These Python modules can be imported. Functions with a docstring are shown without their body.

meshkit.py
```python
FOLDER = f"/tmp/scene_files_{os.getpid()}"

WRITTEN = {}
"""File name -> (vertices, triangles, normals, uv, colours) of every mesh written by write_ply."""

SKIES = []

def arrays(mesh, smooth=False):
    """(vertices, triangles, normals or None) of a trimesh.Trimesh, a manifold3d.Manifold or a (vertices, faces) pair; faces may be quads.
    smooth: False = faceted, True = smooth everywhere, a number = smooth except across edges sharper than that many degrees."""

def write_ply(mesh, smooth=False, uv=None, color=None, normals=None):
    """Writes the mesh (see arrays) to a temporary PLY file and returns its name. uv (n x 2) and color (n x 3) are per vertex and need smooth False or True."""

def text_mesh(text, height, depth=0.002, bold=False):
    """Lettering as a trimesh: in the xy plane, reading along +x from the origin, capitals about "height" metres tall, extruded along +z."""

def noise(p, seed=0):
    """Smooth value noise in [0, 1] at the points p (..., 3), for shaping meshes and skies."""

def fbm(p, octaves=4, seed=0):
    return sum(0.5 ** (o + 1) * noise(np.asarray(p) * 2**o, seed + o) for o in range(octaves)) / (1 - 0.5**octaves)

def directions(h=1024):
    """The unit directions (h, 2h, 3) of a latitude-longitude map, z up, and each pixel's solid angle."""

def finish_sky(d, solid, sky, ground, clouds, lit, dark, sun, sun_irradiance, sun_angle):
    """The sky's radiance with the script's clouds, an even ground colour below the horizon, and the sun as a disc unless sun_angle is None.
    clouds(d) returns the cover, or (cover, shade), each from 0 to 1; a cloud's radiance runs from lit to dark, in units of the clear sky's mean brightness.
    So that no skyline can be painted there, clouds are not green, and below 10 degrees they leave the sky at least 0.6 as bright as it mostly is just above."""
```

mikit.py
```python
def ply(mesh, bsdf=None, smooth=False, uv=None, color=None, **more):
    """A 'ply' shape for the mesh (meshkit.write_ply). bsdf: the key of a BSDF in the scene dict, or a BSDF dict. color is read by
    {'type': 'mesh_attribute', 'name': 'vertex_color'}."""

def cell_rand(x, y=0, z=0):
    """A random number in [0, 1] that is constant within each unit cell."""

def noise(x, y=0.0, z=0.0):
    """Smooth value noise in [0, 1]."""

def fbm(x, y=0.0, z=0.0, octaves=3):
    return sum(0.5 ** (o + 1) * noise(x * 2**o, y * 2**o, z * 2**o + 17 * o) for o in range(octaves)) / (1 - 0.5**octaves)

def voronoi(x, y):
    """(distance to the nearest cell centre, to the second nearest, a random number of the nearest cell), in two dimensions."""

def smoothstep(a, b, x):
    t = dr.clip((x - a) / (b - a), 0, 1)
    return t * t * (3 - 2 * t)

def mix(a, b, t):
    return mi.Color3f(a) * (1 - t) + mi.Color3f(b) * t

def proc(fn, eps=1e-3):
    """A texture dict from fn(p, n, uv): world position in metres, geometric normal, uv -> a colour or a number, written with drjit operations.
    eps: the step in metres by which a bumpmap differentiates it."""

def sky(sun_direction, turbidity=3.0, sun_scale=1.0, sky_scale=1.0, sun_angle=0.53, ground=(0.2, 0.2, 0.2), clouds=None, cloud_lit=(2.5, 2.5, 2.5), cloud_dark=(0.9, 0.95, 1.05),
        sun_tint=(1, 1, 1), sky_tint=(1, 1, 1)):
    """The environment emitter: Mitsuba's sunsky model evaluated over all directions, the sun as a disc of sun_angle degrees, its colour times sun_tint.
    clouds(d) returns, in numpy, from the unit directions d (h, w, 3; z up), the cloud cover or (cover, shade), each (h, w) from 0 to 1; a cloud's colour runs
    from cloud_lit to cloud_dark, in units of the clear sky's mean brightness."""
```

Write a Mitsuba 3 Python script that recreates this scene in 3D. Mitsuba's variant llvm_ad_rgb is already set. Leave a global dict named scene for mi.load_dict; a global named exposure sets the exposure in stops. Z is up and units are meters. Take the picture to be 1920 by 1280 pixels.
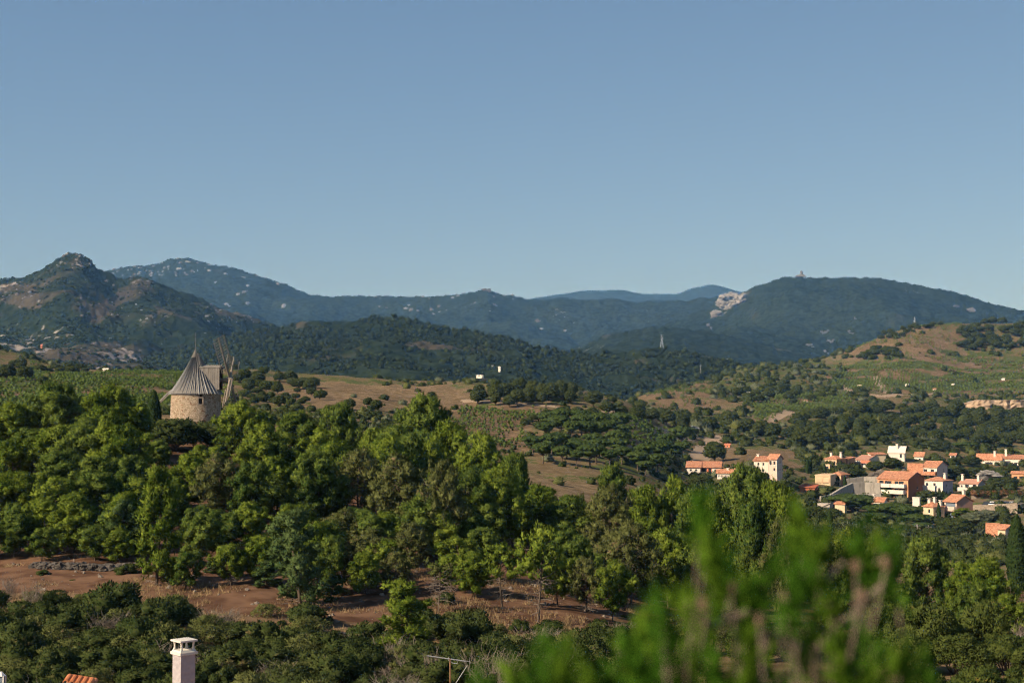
import math
import drjit as dr
import manifold3d as m3
import mitsuba as mi
import numpy as np
import trimesh
from scipy.interpolate import RBFInterpolator, RegularGridInterpolator, PchipInterpolator
import shapely
import meshkit
import mikit
from mikit import proc, noise, fbm, voronoi, smoothstep, mix

T = mi.ScalarTransform4f
scene, labels = {}, {}

# ---------------------------------------------------------------- camera, sky, exposure
FOCAL = 2700.0                                   # focal length in pixels of the 1920 wide photograph
PITCH = math.atan2(120.0, FOCAL)
CP, SP = math.cos(PITCH), math.sin(PITCH)
scene['haze_air'] = {'type': 'homogeneous', 'albedo': {'type': 'rgb', 'value': [0.80, 0.88, 0.96]},
                     'sigma_t': {'type': 'rgb', 'value': [1.8e-5, 4.0e-5, 7.8e-5]}}
scene['camera'] = {'type': 'thinlens', 'fov': 2 * math.degrees(math.atan(960 / FOCAL)), 'fov_axis': 'x',
                   'to_world': T().look_at(origin=[0, 0, 0], target=[0, CP, SP], up=[0, -SP, CP]),
                   'aperture_radius': 0.0085, 'focus_distance': 150.0, 'near_clip': 0.1, 'far_clip': 40000.0,
                   'medium': {'type': 'ref', 'id': 'haze_air'}}
SUN_EL = math.radians(31.0)
SUN_AZ = math.radians(53.0)                      # to the left of the way back to the camera
SUN = [-math.sin(SUN_AZ) * math.cos(SUN_EL), -math.cos(SUN_AZ) * math.cos(SUN_EL), math.sin(SUN_EL)]
scene['sky'] = mikit.sky(SUN, turbidity=3.0, sun_tint=(0.95, 0.985, 1.09), sky_tint=(.955, .945, .985), sky_scale=0.66, sun_scale=1.2)
exposure = 2.2

# ---------------------------------------------------------------- from the picture's angles to places
def ray(px, py):
    u, v = (np.asarray(px, float) - 960) / FOCAL, (640 - np.asarray(py, float)) / FOCAL
    y = CP - v * SP
    return u / y, (SP + v * CP) / y              # x and z per metre of depth


def P(px, py, D):
    tx, tz = ray(px, py)
    return np.stack(np.broadcast_arrays(tx * D, np.asarray(D, float), tz * D), -1)


# ---------------------------------------------------------------- the land
CTRL = """
-300: 60,1290 90,1130 110,1040 150,900 190,800 300,745 420,705 520,690 640,655
0: 60,1285 75,1195 90,1120 98,1072 112,1000 140,890 175,800 230,776 300,743 420,705 500,688 600,655
100: 60,1285 78,1190 98,1070 112,1000 140,890 175,802 230,778 300,745 400,712 520,692
250: 60,1285 80,1170 92,1110 99,1068 115,990 140,890 175,800 230,775 300,748 420,712 540,694
350: 60,1285 80,1180 92,1115 100,1065 120,970 150,868 176,802 230,780 300,758 430,712 550,697
500: 60,1290 80,1190 90,1130 102,1060 125,960 150,880 178,812 240,790 320,768 420,735 550,704
640: 60,1290 80,1200 90,1140 102,1075 125,975 150,900 180,838 250,800 330,766 430,738 540,711
780: 60,1290 80,1205 92,1135 102,1085 125,1000 150,930 190,860 260,815 340,790 430,757 530,717
900: 60,1285 80,1200 90,1150 105,1080 125,1020 150,965 200,890 270,858 340,820 400,770 450,748 500,724
1050: 58,1290 80,1215 92,1155 110,1095 140,1030 180,960 230,905 280,868 350,812 420,770 470,742 500,736
1200: 56,1300 80,1230 95,1170 115,1120 150,1060 200,980 260,905 320,866 380,830 430,800 490,778 570,762
1300: 56,1300 80,1240 100,1180 140,1100 200,1020 280,940 340,915 402,896 440,868 490,842 540,818 620,785 720,748 850,722
1400: 55,1300 80,1240 110,1180 160,1100 230,1000 320,925 400,880 460,855 530,832 620,785 760,745 900,718 1050,688
1500: 55,1300 80,1240 110,1190 160,1120 230,1030 330,975 400,925 450,885 500,855 580,812 680,770 850,728 1050,684
1600: 55,1300 80,1240 110,1190 160,1120 230,1040 330,990 390,955 430,915 480,870 560,815 680,775 850,735 1000,700 1130,660
1700: 55,1300 80,1240 110,1185 160,1115 230,1050 330,1000 390,962 440,915 490,870 560,822 680,782 850,740 1000,690 1170,616
1800: 55,1300 80,1240 110,1180 160,1110 230,1055 320,1020 390,972 440,925 500,872 570,830 680,790 800,765 950,725 1080,665 1200,602
1920: 55,1300 80,1235 110,1165 160,1100 230,1055 320,1015 400,955 460,905 520,868 590,830 700,790 810,758 950,722 1080,668 1200,598
2150: 60,1290 110,1160 200,1070 320,1000 450,900 590,830 750,770 950,720 1200,596
"""
cp = []
for line in CTRL.strip().splitlines():
    c, rest = line.split(':')
    for q in rest.split():
        D, py = map(float, q.split(','))
        x, _, z = P(float(c), py, D)
        cp.append((x / D, math.log(D), z))
for c in np.linspace(-0.6, 0.6, 9):
    for D, z in ((1, -1.65), (3, -1.75), (6, -2.3), (12, -4.9), (20, -8.2), (33, -11.2), (46, -12.2)):
        cp.append((c, math.log(D), z))
for c in np.linspace(-0.62, 0.62, 11):           # behind the crests the land falls away
    k = np.interp(c, [-.4, 0, .1, .25, .34], [0, 0, 0.35, 1, 1])
    for D, z in ((800 + 560 * k, -15 + 55 * k), (1100 + 600 * k, -40), (2500, -60), (6000, -70), (12500, -75)):
        cp.append((c, math.log(D), z))
for c in (-1.4, -1.0, -.8, .8, 1.0, 1.4):
    for D, z in ((1, -1.65), (3, -1.8), (12, -6), (33, -13), (90, -14), (250, -22), (700, -30), (2500, -60), (12500, -75)):
        cp.append((c, math.log(D), z))
cp = np.array(cp)
RBF = RBFInterpolator(np.c_[cp[:, 0] * 3.2, cp[:, 1]], cp[:, 2], neighbors=40, smoothing=0.002, kernel='thin_plate_spline')
tg = np.concatenate([np.linspace(-1.4, -.46, 14)[:-1], np.linspace(-.46, .46, 640), np.linspace(.46, 1.4, 14)[1:]])
lg = np.concatenate([np.linspace(0, math.log(50), 56)[:-1], np.linspace(math.log(50), math.log(1420), 480), np.linspace(math.log(1420), math.log(12500), 30)[1:]])
tc, lc = np.linspace(-1.4, 1.4, 141), np.linspace(0, math.log(12500), 190)
G = RBF(np.stack(np.meshgrid(tc * 3.2, lc, indexing='ij'), -1).reshape(-1, 2)).reshape(len(tc), len(lc))
coarse = RegularGridInterpolator((tc, lc), G, method='cubic', bounds_error=False, fill_value=None)
tt, ll = np.meshgrid(tg, lg, indexing='ij')
yy = np.exp(ll)
xx = tt * yy
zz = coarse(np.stack([tt, ll], -1).reshape(-1, 2)).reshape(tt.shape)
pq = np.stack([xx, yy, 0 * xx], -1)
fade = np.clip((yy - 25) / 60, 0, 1)
zz += fade * ((meshkit.fbm(pq / 23.0, 4, 3) - .5) * 1.5 + (meshkit.fbm(pq / 4.0, 3, 9) - .5) * 0.45)
vill = np.clip((tt - .10) / .03, 0, 1) * np.clip((yy - 300) / 30, 0, 1) * np.clip((600 - yy) / 50, 0, 1)
far = np.clip((yy - 220) / 300, 0, 1) * (1 - .85 * vill)            # terraces and gullies of the slopes farther off
zz += far * ((meshkit.fbm(pq / 75.0, 4, 21) - .5) * 7 + (meshkit.fbm(pq / 16, 3, 5) - .5) * 2.0)
GROUND = RegularGridInterpolator((tg, lg), zz, bounds_error=False, fill_value=None)


def ground(x, y):
    x, y = np.asarray(x, float), np.maximum(np.asarray(y, float), 1.0)
    q = np.stack(np.broadcast_arrays(x / y, np.log(y)), -1)
    return GROUND(q).reshape(q.shape[:-1])


HD = np.exp(np.linspace(math.log(40), math.log(1400), 1500))


def hit(px, py, dmin=40.0):
    """The point of the land that is seen at a pixel of the photograph, beyond dmin metres."""
    tx, tz = ray(px, py)
    D = HD[HD >= dmin]
    below = ground(tx * D, D) >= tz * D
    k = int(np.argmax(below)) if below.any() else len(D) - 1
    return np.array([tx * D[k], D[k], ground(tx * D[k], D[k])])


def zone(points, dmin, soft=0.0):
    """A patch of land with the corners that the photograph shows, as a polygon in (x / depth, log depth)."""
    q = [hit(a, b, dmin) for a, b in points]
    return shapely.Polygon([(x / y * 3.2, math.log(y)) for x, y, z in q]).buffer(0.002)


def inside(z, x, y):
    y = np.maximum(y, 1.0)
    return shapely.contains_xy(z, x / y * 3.2, np.log(y))


# what covers the land: u red soil (1) or dry grass (0), v green cover (0..1) or bare track (below 0)
cover_u, cover_v = np.zeros(tt.shape), np.zeros(tt.shape)
wob_x, wob_y = xx + (meshkit.fbm(pq / 12, 3, 31) - .5) * .10 * yy ** .8, yy * (1 + (meshkit.fbm(pq / 15, 3, 33) - .5) * .10)


def cover(z, u=None, v=None):
    m = inside(z, wob_x.ravel(), wob_y.ravel()).reshape(tt.shape)
    if u is not None:
        cover_u[m] = u
    if v is not None:
        cover_v[m] = v


cover_v[yy > 240] = 0.45
cover_v[yy < 86] = 0.22
cover_u[yy < 86] = 0.45
cover_u[(yy > 84) & (yy < 168)] = 1.0
belt = (yy > 84) & (yy < 215)
cover_u[(yy < 90) & (tt < -.30)] = 0.35
cover_v[belt & (tt > .12)] = 0.35
Z = {}
Z['vineyard'] = zone([(0, 700), (60, 678), (170, 703), (320, 697), (440, 712), (430, 752), (250, 775), (0, 775)], 230)
Z['dry_field'] = zone([(560, 712), (640, 714), (880, 726), (890, 752), (860, 775), (600, 770), (520, 745)], 240)
Z['vine_slope'] = zone([(870, 765), (1030, 762), (1010, 790), (980, 800), (980, 835), (880, 850), (850, 800)], 240)
Z['vine_strip'] = zone([(1120, 780), (1290, 812), (1285, 835), (1180, 860), (1150, 800)], 250)
Z['hill_vines'] = zone([(1570, 690), (1700, 672), (1920, 655), (1920, 735), (1700, 738), (1560, 730)], 600)
Z['hill_bare'] = zone([(1590, 655), (1700, 625), (1760, 604), (1806, 612), (1800, 650), (1740, 670), (1680, 672), (1600, 668)], 600)
Z['terraces'] = zone([(1180, 748), (1240, 722), (1320, 712), (1340, 735), (1330, 765), (1240, 765)], 500)
Z['stubble'] = zone([(1300, 835), (1450, 838), (1500, 850), (1500, 880), (1300, 885)], 300)
Z['green_plot'] = zone([(1410, 745), (1590, 735), (1600, 765), (1480, 775), (1420, 800)], 500)
Z['oak_hill'] = zone([(1800, 600), (1990, 590), (1990, 660), (1800, 655)], 700)
Z['maquis'] = zone([(1330, 680), (1560, 684), (1600, 700), (1570, 735), (1480, 742), (1340, 735), (1310, 715)], 700)
cover(Z['vineyard'], .25, .62)
cover(Z['dry_field'], .15, .12)
cover(Z['vine_slope'], .35, .10)
cover(Z['vine_strip'], .3, .25)
cover(Z['maquis'], .3, .6)
cover(Z['hill_vines'], .3, .85)
cover(Z['hill_bare'], .3, .40)
cover(Z['terraces'], .3, .2)
cover(Z['green_plot'], .2, .8)
cover(Z['stubble'], .2, .2)
cover(Z['oak_hill'], .3, .55)
bands = (np.mod(zz / 7.5 + meshkit.fbm(pq / 60.0, 3, 61) * 2.2, 1) < .20) | (meshkit.fbm(pq / 26.0, 3, 62) > .62)
for k in ('hill_vines', 'hill_bare', 'terraces', 'vineyard', 'green_plot'):
    m = inside(Z[k], wob_x.ravel(), wob_y.ravel()).reshape(tt.shape) & bands
    cover_v[m] *= .25


def track(points, width, dmin):
    q = np.array([hit(a, b, dmin) for a, b in points])[:, :2]
    line = shapely.LineString(q).buffer(width / 2)
    m = shapely.contains_xy(line, xx.ravel(), yy.ravel()).reshape(tt.shape)
    cover_v[m] = -1


track([(1010, 778), (1120, 778), (1200, 795), (1300, 815), (1370, 822)], 7, 300)
track([(1300, 880), (1312, 855), (1330, 835), (1345, 818)], 7, 300)
track([(1575, 720), (1600, 735), (1650, 742)], 6, 600)
track([(1640, 706), (1665, 738)], 6, 600)
track([(1660, 742), (1760, 738)], 8, 600)
track([(880, 752), (1000, 760), (1030, 762)], 6, 300)
track([(1440, 790), (1480, 772), (1530, 780)], 7, 450)


def grid_mesh(X, Y, Zs):
    n, m = X.shape
    k = np.arange(n * m).reshape(n, m)
    f = np.stack([k[:-1, :-1], k[1:, :-1], k[1:, 1:], k[:-1, 1:]], -1).reshape(-1, 4)
    return np.stack([X, Y, Zs], -1).reshape(-1, 3), f


def ground_colour(p, n, uv):
    a = fbm(p.x * 0.9, p.y * 0.9, 3.0, 4)
    b = fbm(p.x * 0.13, p.y * 0.13, 8.0, 3)
    c = fbm(p.x * 0.02, p.y * 0.02, 5.0, 3)
    u = dr.clip(uv.x + (b - .5) * .5, 0, 1)
    dry = mix([.135, .100, .058], [.265, .200, .122], smoothstep(.3, .75, a * .6 + b * .4))
    soil = mix([.080, .044, .029], [.185, .112, .072], smoothstep(.25, .75, a * .7 + b * .3))
    base = mix(dry, soil, u)
    green = mix([.035, .048, .018], [.110, .138, .046], a)
    g = smoothstep(.42, .58, dr.maximum(uv.y, 0) + (a - .5) * .9 + (b - .5) * .7 + (c - .5) * .3)
    col = mix(base, green, g)
    return mix(col, mix([.30, .23, .16], [.38, .30, .22], a), smoothstep(.25, .8, -uv.y + (a - .5) * .5))


scene['ground_earth'] = {'type': 'diffuse', 'reflectance': proc(ground_colour)}
gm = grid_mesh(xx, yy, zz)
scene['ground'] = mikit.ply(gm, 'ground_earth', smooth=True, uv=np.stack([cover_u, cover_v], -1).reshape(-1, 2))
labels['ground'] = {'label': 'dry grass, red soil and green cover of the rolling slopes', 'category': 'ground', 'kind': 'structure'}
r_ = np.array([0.0, 200, 900, 3000, 8000, 14500])
a_ = np.linspace(0, 2 * np.pi, 73)
rr, aa = np.meshgrid(r_, a_, indexing='ij')
fl = grid_mesh(rr * np.cos(aa), rr * np.sin(aa), -95 + 0 * rr + 75 * np.exp(-((rr * np.cos(aa)) ** 2 + (rr * np.sin(aa) + 60) ** 2) / 500.0 ** 2) * (np.sin(aa) < 0))
scene['valley_floor'] = mikit.ply((fl[0], fl[1]), 'ground_earth', smooth=True, uv=np.tile([.2, .6], (len(fl[0]), 1)))
labels['valley_floor'] = {'label': 'low land all round under the slopes', 'category': 'ground', 'kind': 'structure'}


# ---------------------------------------------------------------- the hills and mountains behind
BARE = {}


def seen(q):
    """The pixel of the photograph at which a point of the world is seen."""
    r = q[:, 2] / q[:, 1]
    return 960 + FOCAL * q[:, 0] / q[:, 1] / (CP + r * SP), 640 - FOCAL * (r * CP - SP) / (CP + r * SP)


def ridge(key, label, crest, D, foot, Dfoot, cols, rows, rough, gully, seed, bsdf, canopy=0.0, shape=1.25, bare=()):
    """A mountainside from its foot up to the skyline that the photograph shows, and down again behind."""
    crest, foot = np.array(crest, float), np.array(foot, float)
    c = np.linspace(crest[0, 0], crest[-1, 0], cols)
    cy = PchipInterpolator(crest[:, 0], crest[:, 1])(c)
    fy = np.interp(c, foot[:, 0], foot[:, 1])
    Dc = np.interp(c, *np.array(D, float).T) if np.ndim(D) else np.full(cols, float(D))
    Df = np.interp(c, *np.array(Dfoot, float).T) if np.ndim(Dfoot) else np.full(cols, float(Dfoot))
    s = np.concatenate([np.linspace(0, 1, rows), np.linspace(1, 2, rows // 5)[1:]])
    cc, ss = np.meshgrid(np.arange(cols), s, indexing='ij')
    top, bot = P(c, cy, Dc), P(c, fy, Df)
    f = np.clip(ss, 0, 1)[..., None]
    base = bot[cc] * (1 - f) + top[cc] * f
    bend = np.clip(ss, 0, 1)
    base[..., 2] = bot[cc][..., 2] + (top[cc][..., 2] - bot[cc][..., 2]) * bend ** shape
    back = np.clip(ss - 1, 0, 1)
    base[..., 1] += back * (Dc - Df)[cc] * 0.9
    base[..., 0] += back * (Dc - Df)[cc] * 0.9 * (top[cc][..., 0] / top[cc][..., 1])
    base[..., 2] -= back ** 1.3 * (top[cc][..., 2] + 80)
    q = base.copy()
    w = np.abs(meshkit.fbm(q / gully, 5, seed) - .5) * 2
    hold = np.clip(np.abs(1 - ss) / .22, 0, 1) * .9 + .1
    base[..., 2] += rough * hold * (w - .42) * np.clip(ss * 3, 0, 1)
    base[..., 2] += rough * .12 * (meshkit.fbm(q / (gully * .09), 4, seed + 7) - .5)
    if canopy:
        base[..., 2] += canopy * (meshkit.noise(q / (canopy * 2.2), seed + 3) - .5) + canopy * .8 * (meshkit.noise(q / (canopy * 1.1), seed + 4) - .5)
    v, fc = grid_mesh(base[..., 0], base[..., 1], base[..., 2])
    sx, sy = seen(v)
    wx, wy = sx + (meshkit.fbm(v / 35.0, 4, 81) - .5) * 34, sy + (meshkit.fbm(v / 35.0, 4, 82) - .5) * 22
    u = np.zeros(len(v))
    for amount, poly in bare:                    # heath and rock where the photograph shows the scrub thin out
        u[shapely.contains_xy(shapely.Polygon(poly), wx, wy)] = amount
    BARE[key] = u.reshape(base.shape[:2])
    scene[key] = mikit.ply((v, fc), bsdf, smooth=True, uv=np.stack([u, 0 * u], -1))
    labels[key] = {'label': label, 'category': 'hill' if 'hill' in key else 'mountain', 'kind': 'structure'}
    return base[:, :rows]


def mountain_colour(rock, size, warm):
    def colour(p, n, uv):
        a = fbm(p.x / size, p.y / size, p.z / size, 5)
        b = fbm(p.x / (size * .16) + 9, p.y / (size * .16), p.z / (size * .16), 4)
        c = fbm(p.x / 9.0, p.y / 9.0, p.z / 9.0, 3)
        d = fbm(p.x / (size * .5) + 31, p.y / (size * .5), p.z / (size * .5), 4)
        green = mix([.008, .016, .009], [.024, .035, .016], smoothstep(.25, .8, c * .75 + b * .3))
        heath = mix([.038, .035, .025], [.094, .080, .056], c)
        stone = mix([.12, .105, .092], [.26, .235, .215], smoothstep(.3, .7, c))
        steep = 1 - n.z / dr.norm(n)
        g = mix(green, heath, smoothstep(.56 - warm, .66 - warm, d * .6 + b * .4 + uv.x * .125))
        r = smoothstep(.615, .68, a * .38 + b * .42 + c * .28 + rock + steep * .10 + uv.x * .05)
        return mix(g, stone, r)
    return {'type': 'diffuse', 'reflectance': proc(colour)}


scene['far_mountain_cover'] = mountain_colour(-.10, 900., -.12)
scene['rocky_mountain_cover'] = mountain_colour(-.02, 420., .03)
scene['wooded_cover'] = mountain_colour(-.12, 300., -.05)
ridge('mountain', 'farthest blue ridge low on the horizon', [(940, 570), (1060, 549), (1100, 544), (1160, 544), (1210, 552), (1265, 551), (1300, 540), (1335, 534), (1385, 546), (1470, 570), (1560, 590)],
      8200, [(940, 620), (1560, 620)], 7000, 300, 40, 90, 700, 1, 'far_mountain_cover')
ridge('mountain_001', 'long wooded main ridge with a stony summit and a rounded peak', [(-400, 500), (0, 520), (150, 508), (205, 502), (240, 495), (290, 491), (320, 482), (352, 481), (385, 487), (450, 503), (520, 527), (570, 545), (620, 552), (700, 555),
      (760, 552.5), (820, 553), (870, 546), (900, 540), (915, 537), (930, 543), (1000, 555), (1100, 557), (1200, 560), (1300, 557), (1400, 548), (1500, 560), (1700, 600)],
      [(-400, 5200), (300, 5200), (900, 4600), (1700, 4600)], [(-400, 640), (1700, 690)], 3100, 1050, 190, 190, 620, 5, 'far_mountain_cover', 7, 1.15, [(.7, [(205, 500), (290, 486), (330, 478), (400, 486), (430, 505), (360, 512), (300, 520), (230, 512)])])
tower_hill = ridge('mountain_002', 'broad wooded mountain with a ruined tower on its summit', [(1090, 668), (1150, 640), (1220, 615), (1300, 585), (1385, 549), (1420, 534), (1450, 524), (1490, 515), (1530, 517), (1590, 516), (1640, 518), (1700, 527), (1790, 545), (1850, 562),
      (1920, 580), (2050, 620), (2200, 660)], 3700, [(1090, 690), (1500, 720), (2200, 720)], 2300, 900, 190, 120, 430, 12, 'far_mountain_cover', 6, 1.1)
ridge('mountain_003', 'low forested spur in front of the tower mountain', [(1020, 690), (1080, 652), (1150, 624), (1230, 612), (1300, 616), (1380, 632), (1450, 650), (1560, 672), (1660, 700)],
      2500, [(1020, 720), (1660, 730)], 1700, 500, 110, 40, 260, 15, 'wooded_cover', 6, 1.1)
ridge('mountain_004', 'steep stony peak covered in scrub with bare rock outcrops', [(-420, 590), (-200, 545), (0, 521), (40, 514), (62, 506), (95, 489), (112, 478), (130, 474), (150, 476), (165, 484), (190, 500), (232, 517), (262, 514), (285, 520), (330, 536), (385, 560), (420, 575), (480, 594), (520, 607),
      (600, 640), (720, 690)], 2250, [(-420, 700), (100, 700), (720, 730)], 1250, 900, 260, 95, 290, 27, 'rocky_mountain_cover', 4, 1.2, [(.7, [(-20, 535), (30, 528), (78, 540), (70, 580), (20, 575), (-20, 570)]), (.8, [(255, 515), (285, 520), (290, 545), (230, 570), (180, 605), (150, 600), (160, 585), (210, 555)]), (.35, [(90, 480), (160, 476), (185, 500), (140, 505)]),
      (.9, [(400, 570), (450, 575), (505, 603), (470, 610), (400, 590)]), (.6, [(280, 560), (380, 570), (380, 600), (300, 590)]), (1.0, [(60, 655), (180, 640), (330, 640), (420, 660), (300, 675), (100, 675)]), (.9, [(220, 640), (330, 626), (450, 620), (530, 628), (530, 634), (440, 630), (330, 637), (230, 648)])])
mid_hill = ridge('wooded_hill', 'dark evergreen wooded hill in the middle distance', [(180, 690), (300, 665), (400, 640), (470, 622), (540, 607), (590, 600), (640, 600), (690, 594), (735, 592), (800, 602), (880, 619), (960, 635), (1040, 654), (1100, 661), (1160, 655), (1220, 650), (1280, 657), (1330, 667),
      (1400, 682), (1500, 700), (1650, 730)], [(180, 1750), (700, 1550), (1300, 1350), (1650, 1300)], [(180, 722), (600, 735), (1000, 765), (1200, 780), (1650, 770)], [(180, 1050), (900, 900), (1650, 950)], 900, 230, 48, 230, 41, 'wooded_cover', 3.5, 1.15, [(1.1, [(550, 606), (600, 597), (690, 603), (690, 613), (610, 617), (555, 614)]), (1.1, [(748, 644), (800, 640), (850, 648), (850, 656), (790, 656)]), (1.1, [(875, 703), (955, 700), (960, 710), (880, 716)]), (1.0, [(1180, 676), (1240, 672), (1260, 682), (1190, 688)])])

scene['haze'] = {'type': 'cube', 'to_world': T().translate([0, 0, 330]).scale([15000, 15000, 432]), 'bsdf': {'type': 'null'}, 'interior': {'type': 'ref', 'id': 'haze_air'}}
labels['haze'] = {'label': 'thin blue summer haze over the hills', 'category': 'haze', 'kind': 'stuff'}

# ---------------------------------------------------------------- plants: how they are made
def unit(v):
    return v / np.maximum(np.linalg.norm(v, axis=-1, keepdims=True), 1e-9)


ICO = {k: trimesh.creation.icosphere(subdivisions=k) for k in (0, 1, 2, 3)}


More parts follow.
